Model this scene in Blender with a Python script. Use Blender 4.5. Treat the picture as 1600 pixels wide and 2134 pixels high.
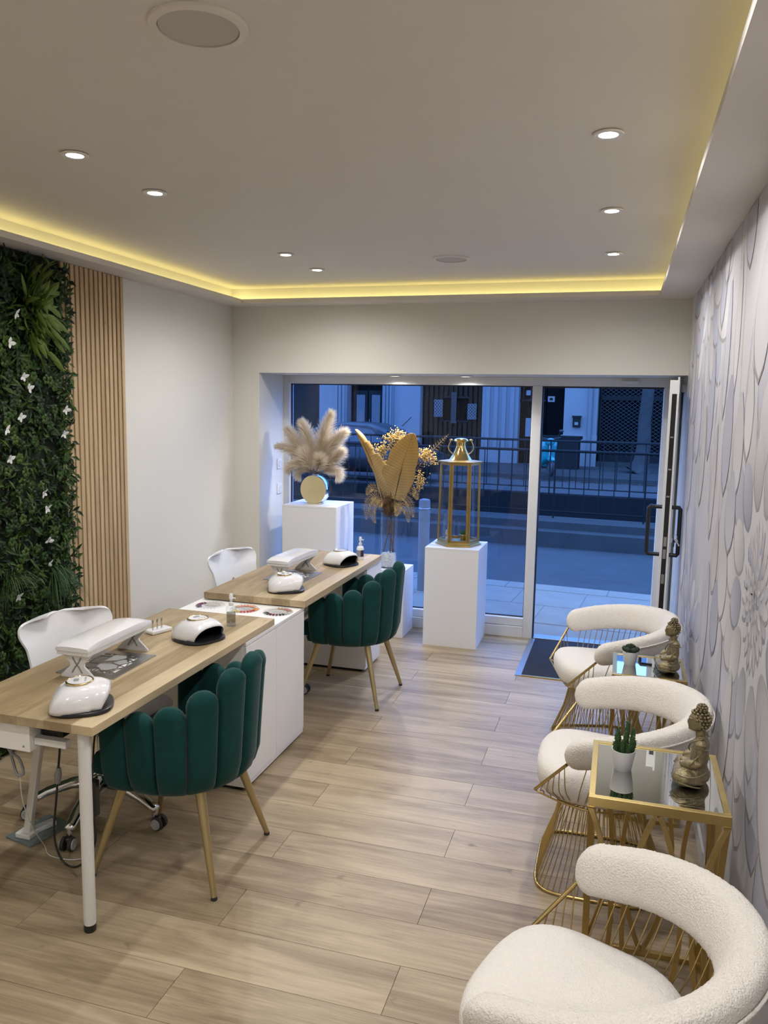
import bpy, math, random
from mathutils import Vector, Matrix
import numpy as np

random.seed(7)
rng = np.random.default_rng(11)
SC = bpy.context.scene
for o in list(bpy.data.objects):
    bpy.data.objects.remove(o)
COL = SC.collection
PI = math.pi
R = math.radians


def lin(r, g, b):
    def c(v):
        v /= 255.0
        return v / 12.92 if v <= 0.04045 else ((v + 0.055) / 1.055) ** 2.4
    return (c(r), c(g), c(b))


# ------------------------------------------------------------------ camera
CAM_H = 1.77
yaw, pitch, roll = R(16.358), R(7.577), R(-1.048)
fwd = Vector((-math.sin(yaw) * math.cos(pitch), math.cos(yaw) * math.cos(pitch), -math.sin(pitch)))
right = Vector((math.cos(yaw), math.sin(yaw), 0))
down = fwd.cross(right)
cr, cd = math.cos(roll) * right + math.sin(roll) * down, -math.sin(roll) * right + math.cos(roll) * down
cam = bpy.data.cameras.new('camera')
cam.sensor_fit = 'HORIZONTAL'
cam.sensor_width = 36.0
cam.lens = 36.0 * 1668.8 / 1600.0
cam.clip_start = 0.02
cam.clip_end = 300
camo = bpy.data.objects.new('camera', cam)
COL.objects.link(camo)
m = Matrix((cr, -cd, -fwd)).transposed().to_4x4()
m.translation = (0, 0, CAM_H)
camo.matrix_world = m
SC.camera = camo

# ------------------------------------------------------------------ light and exposure
SC.view_settings.view_transform = 'Standard'
SC.view_settings.look = 'None'
SC.view_settings.gamma = 1.0
SC.view_settings.use_curve_mapping = False
SC.view_settings.exposure = 0.95
SPOT_W = 15.6            # one ceiling downlight
SPOT_COL = (1.0, 0.985, 0.97)
LED_E = 4.6              # cove strip
LED_COL = (1.0, 0.86, 0.34)
world = bpy.data.worlds.new('dusk_sky')
SC.world = world
world.use_nodes = True
SC.cycles.max_bounces = 6
SC.cycles.diffuse_bounces = 3
SC.cycles.glossy_bounces = 4
SC.cycles.transmission_bounces = 4
SC.cycles.transparent_max_bounces = 32
SC.cycles.caustics_reflective = False
SC.cycles.caustics_refractive = False
SC.cycles.adaptive_threshold = 0.04
SC.cycles.use_light_tree = False
wn = world.node_tree.nodes
wn['Background'].inputs[0].default_value = (0.15, 0.36, 1.0, 1)
wn['Background'].inputs[1].default_value = 2.3


# ------------------------------------------------------------------ helpers
class MB:
    """collects shapes into one mesh"""
    def __init__(self):
        self.v = []
        self.f = []
        self.c = None

    def add(self, vs, fs):
        n = len(self.v)
        self.v.extend([tuple(p) for p in vs])
        self.f.extend([tuple(i + n for i in f) for f in fs])
        return self

    def box(self, x0, x1, y0, y1, z0, z1):
        return self.add([(x0, y0, z0), (x1, y0, z0), (x1, y1, z0), (x0, y1, z0), (x0, y0, z1), (x1, y0, z1), (x1, y1, z1), (x0, y1, z1)],
                        [(0, 3, 2, 1), (4, 5, 6, 7), (0, 1, 5, 4), (1, 2, 6, 5), (2, 3, 7, 6), (3, 0, 4, 7)])

    def loft(self, rings, caps=True, closed=False):
        n = len(rings[0])
        vs = [p for r in rings for p in r]
        fs = []
        k = len(rings)
        for i in range(k if closed else k - 1):
            a, b = i * n, ((i + 1) % k) * n
            for j in range(n):
                j2 = (j + 1) % n
                fs.append((a + j, a + j2, b + j2, b + j))
        if caps and not closed:
            fs.append(tuple(reversed(range(n))))
            fs.append(tuple(range((k - 1) * n, k * n)))
        return self.add(vs, fs)

    def tube(self, pts, r, n=8, closed=False, caps=True, squash=None):
        pts = [Vector(p) for p in pts]
        k = len(pts)
        rs = r if isinstance(r, (list, tuple)) else [r] * k
        rings = []
        up = None
        for i in range(k):
            if closed:
                t = pts[(i + 1) % k] - pts[i - 1]
            else:
                t = pts[min(i + 1, k - 1)] - pts[max(i - 1, 0)]
            t.normalize()
            if up is None:
                up = Vector((0, 0, 1)) if abs(t.z) < 0.9 else Vector((1, 0, 0))
            u = up - t * up.dot(t)
            if u.length < 1e-6:
                u = t.orthogonal()
            u.normalize()
            up = u
            w = t.cross(u)
            a, b = (1, 1) if squash is None else squash
            rings.append([pts[i] + (u * math.cos(2 * PI * j / n) * a + w * math.sin(2 * PI * j / n) * b) * rs[i] for j in range(n)])
        return self.loft(rings, caps, closed)

    def bar(self, pts, w, t, side):
        """flat bar: width w along fixed direction `side`, thickness t"""
        pts = [Vector(p) for p in pts]
        side = Vector(side).normalized()
        rings = []
        for i, p in enumerate(pts):
            d = (pts[min(i + 1, len(pts) - 1)] - pts[max(i - 1, 0)]).normalized()
            nrm = d.cross(side).normalized()
            rings.append([p + side * w / 2 + nrm * t / 2, p - side * w / 2 + nrm * t / 2, p - side * w / 2 - nrm * t / 2, p + side * w / 2 - nrm * t / 2])
        return self.loft(rings)

    def lathe(self, prof, n=24, c=(0, 0, 0)):
        rings = [[(c[0] + max(r, 1e-5) * math.cos(2 * PI * j / n), c[1] + max(r, 1e-5) * math.sin(2 * PI * j / n), c[2] + z) for j in range(n)] for r, z in prof]
        return self.loft(rings)

    def ell(self, c, r, n=12, m=8, rot=None):
        rings = []
        for i in range(m + 1):
            a = -PI / 2 + PI * i / m
            ring = []
            for j in range(n):
                p = Vector((r[0] * max(math.cos(a), 1e-4) * math.cos(2 * PI * j / n), r[1] * max(math.cos(a), 1e-4) * math.sin(2 * PI * j / n), r[2] * math.sin(a)))
                if rot is not None:
                    p = rot @ p
                ring.append(p + Vector(c))
            rings.append(ring)
        return self.loft(rings)

    def prism(self, poly, lo, hi, axis='z'):
        def q(p, h):
            if axis == 'z':
                return (p[0], p[1], h)
            if axis == 'y':
                return (p[0], h, p[1])
            return (h, p[0], p[1])
        return self.loft([[q(p, lo) for p in poly], [q(p, hi) for p in poly]])

    def grid(self, P):
        """P[i][j] open surface"""
        k, n = len(P), len(P[0])
        return self.add([p for r in P for p in r], [(i * n + j, i * n + j + 1, (i + 1) * n + j + 1, (i + 1) * n + j) for i in range(k - 1) for j in range(n - 1)])

    def build(self, name, mat, parent=None, loc=None, rot=None, smooth=False, bev=0.0, seg=2, sub=0, solid=0.0, fix=True):
        me = bpy.data.meshes.new(name)
        me.from_pydata(self.v, [], self.f)
        if fix:
            import bmesh
            bm = bmesh.new()
            bm.from_mesh(me)
            bmesh.ops.recalc_face_normals(bm, faces=bm.faces)
            bm.to_mesh(me)
            bm.free()
        me.materials.append(mat)
        if smooth:
            me.shade_smooth()
            if smooth != 'all':
                try:
                    me.set_sharp_from_angle(angle=R(48))
                except Exception:
                    pass
        if self.c is not None:
            ca = me.color_attributes.new('Col', 'FLOAT_COLOR', 'POINT')
            ca.data.foreach_set('color', np.asarray(self.c, dtype=np.float32).ravel())
        o = bpy.data.objects.new(name, me)
        COL.objects.link(o)
        if parent is not None:
            o.parent = parent
        if loc is not None:
            o.location = loc
        if rot is not None:
            o.rotation_euler = rot
        if solid:
            md = o.modifiers.new('solid', 'SOLIDIFY')
            md.thickness = solid
            md.offset = 0
        if bev:
            md = o.modifiers.new('bevel', 'BEVEL')
            md.width = bev
            md.segments = seg
            md.limit_method = 'ANGLE'
            md.angle_limit = R(40)
        if sub:
            md = o.modifiers.new('sub', 'SUBSURF')
            md.levels = sub
            md.render_levels = sub
        return o


def B(*a):
    return MB().box(*a)


def tag(o, label=None, cat=None, group=None, kind=None):
    if label:
        o['label'] = label
    if cat:
        o['category'] = cat
    if group:
        o['group'] = group
    if kind:
        o['kind'] = kind
    return o


def thing(name, label, cat, loc=(0, 0, 0), rz=0.0, group=None):
    o = bpy.data.objects.new(name, None)
    o.empty_display_size = 0.05
    COL.objects.link(o)
    o.location = loc
    o.rotation_euler = (0, 0, rz)
    return tag(o, label, cat, group)


def sub_empty(name, parent, loc=(0, 0, 0), rot=(0, 0, 0)):
    o = bpy.data.objects.new(name, None)
    o.empty_display_size = 0.03
    COL.objects.link(o)
    o.parent = parent
    o.location = loc
    o.rotation_euler = rot
    return o


def copy_tree(o, parent=None):
    c = o.copy()
    COL.objects.link(c)
    c.parent = parent
    for ch in list(o.children):
        copy_tree(ch, c)
    return c


def place(o, loc, rz, label, group=None):
    o.location = loc
    o.rotation_euler = (0, 0, rz)
    tag(o, label, None, group)
    return o


def struct(o, label=None):
    o['kind'] = 'structure'
    if label:
        o['label'] = label
    return o


# ------------------------------------------------------------------ materials
def mat(name, col, rough=0.5, metal=0.0, var=0.0, vs=6.0, bump=0.0, bs=80.0, bd=0.004, spec=0.5, sheen=0.0, coat=0.0, stretch=None, attr=False, trans=0.0, ao=None):
    ma = bpy.data.materials.new(name)
    ma.use_nodes = True
    nt = ma.node_tree
    nd, lk = nt.nodes, nt.links
    b = nd['Principled BSDF']
    b.inputs['Base Color'].default_value = (*col, 1)
    b.inputs['Roughness'].default_value = rough
    b.inputs['Metallic'].default_value = metal
    b.inputs['Specular IOR Level'].default_value = spec
    if sheen:
        b.inputs['Sheen Weight'].default_value = sheen
        b.inputs['Sheen Roughness'].default_value = 0.4
    if coat:
        b.inputs['Coat Weight'].default_value = coat
        b.inputs['Coat Roughness'].default_value = 0.05
    tc = nd.new('ShaderNodeTexCoord')
    vec = tc.outputs['Object']
    if stretch:
        mp = nd.new('ShaderNodeMapping')
        mp.inputs['Scale'].default_value = stretch
        lk.new(vec, mp.inputs['Vector'])
        vec = mp.outputs['Vector']
    if attr:
        at = nd.new('ShaderNodeAttribute')
        at.attribute_name = 'Col'
        lk.new(at.outputs['Color'], b.inputs['Base Color'])
    elif var:
        no = nd.new('ShaderNodeTexNoise')
        no.inputs['Scale'].default_value = vs
        no.inputs['Detail'].default_value = 5
        lk.new(vec, no.inputs['Vector'])
        mx = nd.new('ShaderNodeMix')
        mx.data_type = 'RGBA'
        mx.inputs[6].default_value = (*[max(0, c * (1 - var)) for c in col], 1)
        mx.inputs[7].default_value = (*[min(1, c * (1 + var)) for c in col], 1)
        lk.new(no.outputs['Fac'], mx.inputs[0])
        lk.new(mx.outputs[2], b.inputs['Base Color'])
    if bump:
        n2 = nd.new('ShaderNodeTexNoise')
        n2.inputs['Scale'].default_value = bs
        n2.inputs['Detail'].default_value = 4
        lk.new(vec, n2.inputs['Vector'])
        bp = nd.new('ShaderNodeBump')
        bp.inputs['Strength'].default_value = bump
        bp.inputs['Distance'].default_value = bd
        lk.new(n2.outputs['Fac'], bp.inputs['Height'])
        lk.new(bp.outputs['Normal'], b.inputs['Normal'])
    return ma


def emit_mat(name, col, strength):
    ma = bpy.data.materials.new(name)
    ma.use_nodes = True
    nt = ma.node_tree
    nt.nodes.remove(nt.nodes['Principled BSDF'])
    e = nt.nodes.new('ShaderNodeEmission')
    e.inputs[0].default_value = (*col, 1)
    e.inputs[1].default_value = strength
    nt.links.new(e.outputs[0], nt.nodes['Material Output'].inputs['Surface'])
    return ma


def glass_mat(name, tint=(1, 1, 1), refl=1.0, ior=1.45, rough=0.0):
    """thin clear glass: lets light through, mirrors by angle"""
    ma = bpy.data.materials.new(name)
    ma.use_nodes = True
    nt = ma.node_tree
    nd, lk = nt.nodes, nt.links
    nd.remove(nd['Principled BSDF'])
    tr = nd.new('ShaderNodeBsdfTransparent')
    tr.inputs[0].default_value = (*tint, 1)
    gl = nd.new('ShaderNodeBsdfGlossy')
    gl.inputs['Roughness'].default_value = rough
    gl.inputs[0].default_value = (refl, refl, refl, 1)
    lw = nd.new('ShaderNodeLayerWeight')
    lw.inputs['Blend'].default_value = 0.5
    pw_ = nd.new('ShaderNodeMath')
    pw_.operation = 'POWER'
    pw_.inputs[1].default_value = 4.0
    lk.new(lw.outputs['Facing'], pw_.inputs[0])
    f0 = ((ior - 1) / (ior + 1)) ** 2
    ma_ = nd.new('ShaderNodeMath')
    ma_.operation = 'MULTIPLY_ADD'
    ma_.inputs[1].default_value = 0.75
    ma_.inputs[2].default_value = f0 * 0.7
    lk.new(pw_.outputs[0], ma_.inputs[0])
    mx = nd.new('ShaderNodeMixShader')
    lk.new(ma_.outputs[0], mx.inputs[0])
    lk.new(tr.outputs[0], mx.inputs[1])
    lk.new(gl.outputs[0], mx.inputs[2])
    lk.new(mx.outputs[0], nd['Material Output'].inputs['Surface'])
    return ma


def wood_mat(name, dark, light, axis='x', rough=0.42, random_tone=0.0, stave=0.0, grain=1.0):
    """long-grained wood; axis = direction of the grain in object space"""
    ma = bpy.data.materials.new(name)
    ma.use_nodes = True
    nt = ma.node_tree
    nd, lk = nt.nodes, nt.links
    b = nd['Principled BSDF']
    b.inputs['Roughness'].default_value = rough
    tc = nd.new('ShaderNodeTexCoord')
    vec = tc.outputs['Object']
    oi = nd.new('ShaderNodeObjectInfo')
    cv = nd.new('ShaderNodeVectorMath')
    cv.operation = 'SCALE'
    cv.inputs[0].default_value = (37.0, 91.0, 13.0)
    lk.new(oi.outputs['Random'], cv.inputs['Scale'])
    ad = nd.new('ShaderNodeVectorMath')
    ad.operation = 'ADD'
    lk.new(vec, ad.inputs[0])
    lk.new(cv.outputs[0], ad.inputs[1])

    def sc(along, across):
        s = {'x': (along, across, across), 'y': (across, along, across), 'z': (across, across, along)}[axis]
        mp = nd.new('ShaderNodeMapping')
        mp.inputs['Scale'].default_value = s
        lk.new(ad.outputs[0], mp.inputs['Vector'])
        return mp.outputs['Vector']

    def noise(v, detail, dist=0.0, rg=0.6):
        n = nd.new('ShaderNodeTexNoise')
        n.inputs['Scale'].default_value = 1.0
        n.inputs['Detail'].default_value = detail
        n.inputs['Distortion'].default_value = dist
        n.inputs['Roughness'].default_value = rg
        lk.new(v, n.inputs['Vector'])
        return n.outputs['Fac']

    def math_(op, a, bb):
        n = nd.new('ShaderNodeMath')
        n.operation = op
        for i, x in enumerate((a, bb)):
            if isinstance(x, (int, float)):
                n.inputs[i].default_value = x
            else:
                lk.new(x, n.inputs[i])
        return n.outputs[0]
    big = noise(sc(1.3, 9.0), 4, 0.8)
    fine = noise(sc(3.5, 95.0), 5, 0.4, 0.7)
    knot = noise(sc(5.0, 15.0), 2, 1.6)
    f = math_('ADD', math_('MULTIPLY', big, 0.62), math_('MULTIPLY', fine, 0.38 * grain))
    kn = nd.new('ShaderNodeMapRange')
    kn.inputs[1].default_value = 0.69
    kn.inputs[2].default_value = 0.80
    kn.inputs[3].default_value = 0.0
    kn.inputs[4].default_value = 0.22
    lk.new(knot, kn.inputs[0])
    f = math_('SUBTRACT', f, kn.outputs[0])
    if random_tone:
        f = math_('ADD', f, math_('MULTIPLY', math_('SUBTRACT', oi.outputs['Random'], 0.5), random_tone))
    if stave:
        sx = nd.new('ShaderNodeSeparateXYZ')
        lk.new(vec, sx.inputs[0])
        fl = math_('FLOOR', math_('DIVIDE', sx.outputs['Y' if axis == 'x' else 'X'], stave), 0)
        wn_ = nd.new('ShaderNodeTexWhiteNoise')
        wn_.noise_dimensions = '1D'
        lk.new(fl, wn_.inputs['W'])
        f = math_('ADD', f, math_('MULTIPLY', math_('SUBTRACT', wn_.outputs['Value'], 0.5), 0.30))
    rp = nd.new('ShaderNodeValToRGB')
    rp.color_ramp.elements[0].position = 0.28
    rp.color_ramp.elements[0].color = (*dark, 1)
    rp.color_ramp.elements[1].position = 0.66
    rp.color_ramp.elements[1].color = (*light, 1)
    lk.new(f, rp.inputs[0])
    lk.new(rp.outputs[0], b.inputs['Base Color'])
    bp = nd.new('ShaderNodeBump')
    bp.inputs['Strength'].default_value = 0.12
    bp.inputs['Distance'].default_value = 0.002
    lk.new(fine, bp.inputs['Height'])
    lk.new(bp.outputs['Normal'], b.inputs['Normal'])
    return ma


M = {}
M['wall'] = mat('wall_paint', (0.74, 0.72, 0.655), 0.75, var=0.02, bump=0.05, bs=300)
M['ceil'] = mat('ceiling_paint', (0.70, 0.66, 0.605), 0.85, var=0.02, bump=0.03, bs=200)
M['white'] = mat('white_satin', (0.74, 0.73, 0.71), 0.4, var=0.02)
M['gloss'] = mat('white_gloss', (0.80, 0.79, 0.80), 0.12, var=0.01, coat=0.5)
M['shell'] = mat('white_plastic', (0.80, 0.80, 0.81), 0.3, var=0.01)
M['lamin'] = mat('white_laminate', (0.90, 0.885, 0.865), 0.4, var=0.02)
M['plinth'] = mat('plinth_laminate', (0.80, 0.80, 0.80), 0.42, var=0.015)
M['alu'] = mat('white_aluminium', (0.74, 0.74, 0.73), 0.35, var=0.03)
M['black'] = mat('black_plastic', (0.012, 0.012, 0.014), 0.3, var=0.2)
M['matblk'] = mat('black_mat', (0.010, 0.012, 0.018), 0.95, var=0.35, vs=90, bump=0.5, bs=400)
M['rubber'] = mat('dark_rubber', (0.03, 0.03, 0.032), 0.7, var=0.1)
M['lgrey'] = mat('light_grey_plastic', (0.5, 0.5, 0.5), 0.45, var=0.03)
M['grey'] = mat('grey_plastic', (0.28, 0.28, 0.29), 0.45, var=0.05)
M['chrome'] = mat('chrome', (0.78, 0.78, 0.80), 0.10, 1.0, var=0.02)
M['steel'] = mat('brushed_steel', (0.42, 0.42, 0.42), 0.35, 1.0, var=0.08, vs=40)
M['gold'] = mat('brushed_gold', (0.56, 0.42, 0.17), 0.36, 1.0, var=0.10, vs=30)
M['wire'] = mat('gold_wire', (0.54, 0.40, 0.165), 0.28, 1.0, var=0.08, vs=30)
M['leg'] = mat('champagne_leg', (0.47, 0.37, 0.19), 0.42, 0.75, var=0.06)
M['brass'] = mat('polished_brass', (0.80, 0.58, 0.24), 0.13, 1.0, var=0.05)
M['abrass'] = mat('aged_brass', (0.42, 0.30, 0.11), 0.35, 1.0, var=0.25, vs=18)
M['palegold'] = mat('pale_gold', (0.74, 0.64, 0.36), 0.32, 0.85, var=0.10, vs=14, bump=0.12, bs=120)
M['mirror'] = mat('mirror', (0.80, 0.82, 0.80), 0.015, 1.0, var=0.01)
M['boucle'] = mat('boucle_wool', (0.86, 0.80, 0.725), 0.95, var=0.10, vs=150, bump=1.0, bs=230, bd=0.006, spec=0.1, sheen=0.25)
M['pad'] = mat('seat_wool', (0.85, 0.795, 0.73), 0.95, var=0.06, vs=150, bump=0.8, bs=250, bd=0.005, spec=0.1, sheen=0.2)
M['velvet'] = mat('green_velvet', (0.006, 0.050, 0.047), 0.75, var=0.25, vs=30, bump=0.08, bs=300, spec=0.15, sheen=0.16)
M['plank'] = wood_mat('floor_oak', lin(122, 101, 73), lin(197, 177, 145), 'x', 0.40, 0.12)
M['desk'] = wood_mat('desk_oak', lin(148, 127, 94), lin(206, 186, 150), 'y', 0.42, 0.0, 0.105, 0.7)
M['slat'] = wood_mat('slat_oak', lin(162, 134, 96), lin(205, 179, 139), 'z', 0.55, 0.10)
M['slatback'] = mat('dark_felt', (0.030, 0.016, 0.008), 0.95, var=0.3, vs=50)
M['pane'] = glass_mat('window_glass', (0.86, 0.90, 0.95), 1.0, 1.42)
M['glass'] = glass_mat('clear_glass', (0.96, 0.97, 0.98), 1.0, 1.28)
M['leaf'] = mat('leaf_green', (0.05, 0.15, 0.02), 0.5, attr=True, spec=0.3)
M['spiky'] = mat('spiky_leaf', (0.125, 0.185, 0.035), 0.45, var=0.45, vs=12, spec=0.35)
M['petalw'] = mat('white_petal', (0.74, 0.74, 0.72), 0.6, var=0.03)
M['bronze'] = mat('antique_bronze', (0.25, 0.205, 0.115), 0.42, 0.65, var=0.5, vs=90, bump=0.6, bs=170)
M['cactus'] = mat('cactus_green', (0.035, 0.085, 0.022), 0.6, var=0.3, vs=60, bump=0.4, bs=300)
M['cactus2'] = mat('dark_cactus', (0.030, 0.050, 0.028), 0.7, var=0.4, vs=90, bump=0.5, bs=300)
M['soil'] = mat('soil', (0.035, 0.022, 0.014), 0.95, var=0.4, vs=80, bump=0.6, bs=200)
M['pot'] = mat('white_ceramic', (0.78, 0.77, 0.75), 0.28, var=0.01)
M['spot'] = emit_mat('downlight_lens', (1.0, 0.93, 0.84), 14.0)
M['spot2'] = emit_mat('lintel_lens', (1.0, 0.90, 0.76), 5.0)
M['led'] = emit_mat('led_strip', LED_COL, LED_E)
for k_ in ('spot', 'spot2'):
    M[k_].cycles.emission_sampling = 'NONE'     # the lamp behind the lens gives the light
M['grille'] = mat('speaker_grille', (0.52, 0.485, 0.44), 0.8, var=0.08, vs=500)
M['ring'] = mat('speaker_trim', (0.70, 0.66, 0.60), 0.6, var=0.02)

# ================================================================== the room
XL, XR, YB, YF = -2.89, 0.40, 5.65, -2.4       # left wall, right wall, shop front wall, wall behind the camera
ZS, ZC, ZL, YW = 2.49, 2.62, 2.0, 6.17         # soffit, ceiling, lintel, window plane

# floor: sub-base with planks laid across the room
floor = struct(B(XL - 0.1, XR + 0.1, YF - 0.1, 6.22, -0.06, -0.004).build('floor', M['rubber']), 'pale oak plank floor')
PW, PL = 0.2175, 1.29
shared = {}
for k in range(-21, 20):
    y0, y1 = 2.05 + PW * k, 2.05 + PW * (k + 1)
    if y0 >= 6.10 or y1 < YF:
        continue
    y0, y1 = max(y0, YF), min(y1, 6.12)
    x = (-0.583 if k % 2 == 0 else -1.228) - 3 * PL
    while x < XR:
        xa, xb = max(x, XL), min(x + PL, XR)
        x += PL
        if xb - xa < 0.02:
            continue
        key = (round(xb - xa, 3), round(y1 - y0, 3))
        hw, hd = (xb - xa) / 2 - 0.0009, (y1 - y0) / 2 - 0.0009
        if key not in shared:
            o = B(-hw, hw, -hd, hd, -0.004, 0.0).build('plank', M['plank'], floor)
            shared[key] = o
        else:
            o = shared[key].copy()
            COL.objects.link(o)
        o.location = ((xa + xb) / 2, (y0 + y1) / 2, 0.0)

struct(B(XL - 0.12, XL, YF - 0.1, 6.25, -0.06, ZC + 0.05).build('wall_left', M['wall']), 'plain off-white left wall')
wall_right = struct(B(XR, XR + 0.12, YF - 0.1, 6.25, -0.06, ZC + 0.05).build('wall_right', M['wall']), 'right wall papered with pale flowers')
struct(B(XL - 0.1, XR + 0.1, YF - 0.12, YF, -0.06, ZC + 0.05).build('wall_back', M['wall']), 'plain wall behind the viewer')
mb = MB()
mb.box(XL, -2.667, YB, 6.25, 0, ZC + 0.05)
mb.box(-2.667, XR, YB, 6.25, ZL, ZC + 0.05)
struct(mb.build('wall_front', M['wall']), 'cream wall above the shop window')
struct(B(XL - 0.1, XR + 0.1, YF - 0.1, 6.25, ZC, ZC + 0.1).build('ceiling', M['ceil']), 'raised plaster ceiling')
ST = ZS + 0.030
n = 0
for a in ((XL, -2.715, YF, YB), (0.187, XR, YF, YB), (-2.715, 0.187, 5.455, YB), (-2.715, 0.187, YF, YF + 0.19)):
    n += 1
    struct(B(a[0], a[1], a[2], a[3], ZS, ST).build('trim_%d' % n, M['ceil']), 'dropped plaster ceiling border hiding the light strip')
struct(B(XL, XL + 0.012, YF, YB, 0, 0.07).build('baseboard_left', M['white']))
struct(B(XR - 0.012, XR, YF, 5.62, 0, 0.07).build('baseboard_right', M['white']))
# cove light: one strip along each side, lying on the border behind its lip
LEDS = [('left', XL + 0.030, XL + 0.042, YF + 0.1, YB - 0.02), ('right', XR - 0.045, XR - 0.033, YF + 0.1, YB - 0.02),
        ('window end', XL + 0.05, XR - 0.05, YB - 0.045, YB - 0.033)]
for side, a, b_, c, d in LEDS:
    o = B(a, b_, c, d, ST, ST + 0.008).build('led_strip', M['led'])
    tag(o, 'warm yellow light strip hidden in the %s ceiling cove' % side, 'light strip')

# ------------------------------------------------------------------ downlights and speakers
spot_ring = MB().lathe([(0.030, 0.004), (0.030, -0.003), (0.046, -0.004), (0.048, 0.0), (0.046, 0.003)], 24)
spot_lens = MB().lathe([(0.0, -0.0005), (0.030, -0.0005), (0.030, 0.003), (0.0, 0.003)], 20)
first = None


def downlight(x, y, z, label, w, lens='spot', ang=163, group='recessed ceiling downlights'):
    global first
    t = thing('ceiling_spot', label, 'downlight', (x, y, z - 0.0045), 0, group)
    if lens == 'spot' and first is not None:
        for ch in first.children:
            if ch.type == 'MESH':
                c = ch.copy()
                COL.objects.link(c)
                c.parent = t
    else:
        spot_ring.build('trim_ring', M['white'], t, smooth=True)
        spot_lens.build('lens', M[lens], t)
        if lens == 'spot':
            first = t
    ld = bpy.data.lights.new('spot_light', 'SPOT')
    ld.energy = w
    ld.color = SPOT_COL
    ld.spot_size = R(ang)
    ld.spot_blend = 0.75
    ld.shadow_soft_size = 0.03
    lo = bpy.data.objects.new('spot_light', ld)
    COL.objects.link(lo)
    lo.parent = t
    lo.location = (0, 0, -0.02)
    return t


for x, y, lab in [(-1.88, 2.50, 'leftmost downlight, brightest, nearest to the green plant wall'), (-1.885, 3.01, 'second downlight from the left, just behind the leftmost one'),
                  (-1.90, 4.38, 'third downlight of the left row, above the far desk'), (-1.91, 4.90, 'last downlight of the left row, nearest the window end'),
                  (-0.09, 2.70, 'nearest downlight of the right row'), (-0.093, 3.70, 'middle downlight of the right row'), (-0.097, 4.70, 'farthest downlight of the right row, near the door')]:
    downlight(x, y, ZC, lab, SPOT_W)
for i, (x, y) in enumerate([(-1.88, 0.62), (-1.88, -1.25), (-0.09, 1.70), (-0.09, 0.70), (-0.09, -0.30), (-0.09, -1.30)]):
    downlight(x, y, ZC, 'recessed downlight in the ceiling behind the viewer', SPOT_W)
for x, y, lab in [(-1.685, 5.97, 'left lamp set in the underside of the window lintel'), (-1.137, 5.97, 'right lamp set in the underside of the window lintel')]:
    downlight(x, y, ZL, lab, 20.0, 'spot2', 160, 'lamps in the window lintel')


def speaker(x, y, r, label):
    t = thing('ceiling_speaker', label, 'speaker', (x, y, ZC - 0.008), 0, 'round ceiling speakers')
    MB().lathe([(r * 0.82, 0.008), (r * 0.82, -0.001), (r * 0.86, -0.002), (r * 0.985, 0.001), (r, 0.004), (r, 0.008)], 48).build('rim', M['ring'], t, smooth=True)
    MB().lathe([(0, 0.001), (r * 0.80, 0.002), (r * 0.815, 0.006), (0, 0.006)], 48).build('grille', M['grille'], t, smooth=True)


speaker(-0.975, 1.75, 0.113, 'large round speaker in the ceiling close to the viewer')
speaker(-1.0, 4.69, 0.108, 'round speaker in the ceiling towards the window')

# ------------------------------------------------------------------ shop window
w1 = thing('window_1', 'large fixed shop window in a white metal frame', 'window')
del w1['category']
w1['kind'] = 'structure'
mb = MB()
F0, F1 = 6.115, 6.205
mb.box(-2.667, -2.617, F0, F1, 0.0, ZL)
mb.box(-2.617, XR, F0, F1, 1.935, ZL)
mb.box(-2.617, -0.655, F0, F1, 0.088, 0.150)
mb.box(-0.655, -0.584, F0 - 0.01, F1, 0.0, 1.935)
mb.box(0.275, XR, F0, F1, 0.0, 1.935)
mb.build('window_frame', M['alu'], w1, bev=0.003)
B(-2.617, -0.655, F0 - 0.012, F1, 0.0, 0.085).build('window_sill', M['alu'], w1, bev=0.003)
mb = MB()
g = 0.008
mb.box(-2.617, -0.655, 6.150, 6.170, 0.150, 0.150 + g)
mb.box(-2.617, -0.655, 6.150, 6.170, 1.935 - g, 1.935)
mb.box(-2.617, -2.617 + g, 6.150, 6.170, 0.150, 1.935)
mb.box(-0.655 - g, -0.655, 6.150, 6.170, 0.150, 1.935)
mb.box(-0.584, -0.574, 6.13, 6.17, 0.0, 1.935)
mb.box(-0.574, 0.275, 6.14, 6.17, 1.923, 1.935)
mb.build('gasket', M['rubber'], w1)
B(-2.617 + g, -0.655 - g, 6.157, 6.163, 0.150 + g, 1.935 - g).build('pane', M['pane'], w1)
B(-0.574, 0.275, 6.10, 6.21, -0.004, 0.012).build('threshold', M['steel'], w1, bev=0.002)
B(-0.52, -0.40, 6.085, 6.115, 1.955, 1.975).build('door_stop', M['alu'], w1, loc=(0.50, 0, 0), bev=0.003)

# glass door standing open into the room, seen on its lock edge
d1 = thing('door_1', 'glass shop door in white frame standing open', 'door', (0.362, 6.105, 0.012), R(-4.6))
del d1['category']
d1['kind'] = 'structure'
DW, DH = 0.83, 1.945
mb = MB()
for a in ((-0.027, 0.027, -DW, -DW + 0.075, 0, DH), (-0.027, 0.027, -0.075, 0, 0, DH), (-0.027, 0.027, -DW + 0.075, -0.075, DH - 0.075, DH), (-0.027, 0.027, -DW + 0.075, -0.075, 0, 0.11)):
    mb.box(*a)
mb.build('door_frame', M['alu'], d1, bev=0.002)
B(-0.008, 0.008, -DW + 0.075, -0.075, 0.11, DH - 0.075).build('pane', M['pane'], d1)
B(-0.011, 0.017, -DW - 0.0015, -DW + 0.004, 0.02, DH - 0.085).build('lock_strip', M['black'], d1)
B(0.018, 0.030, -DW - 0.010, -DW + 0.012, 0.0, DH + 0.018).build('door_seal', M['alu'], d1, bev=0.002)
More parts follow.
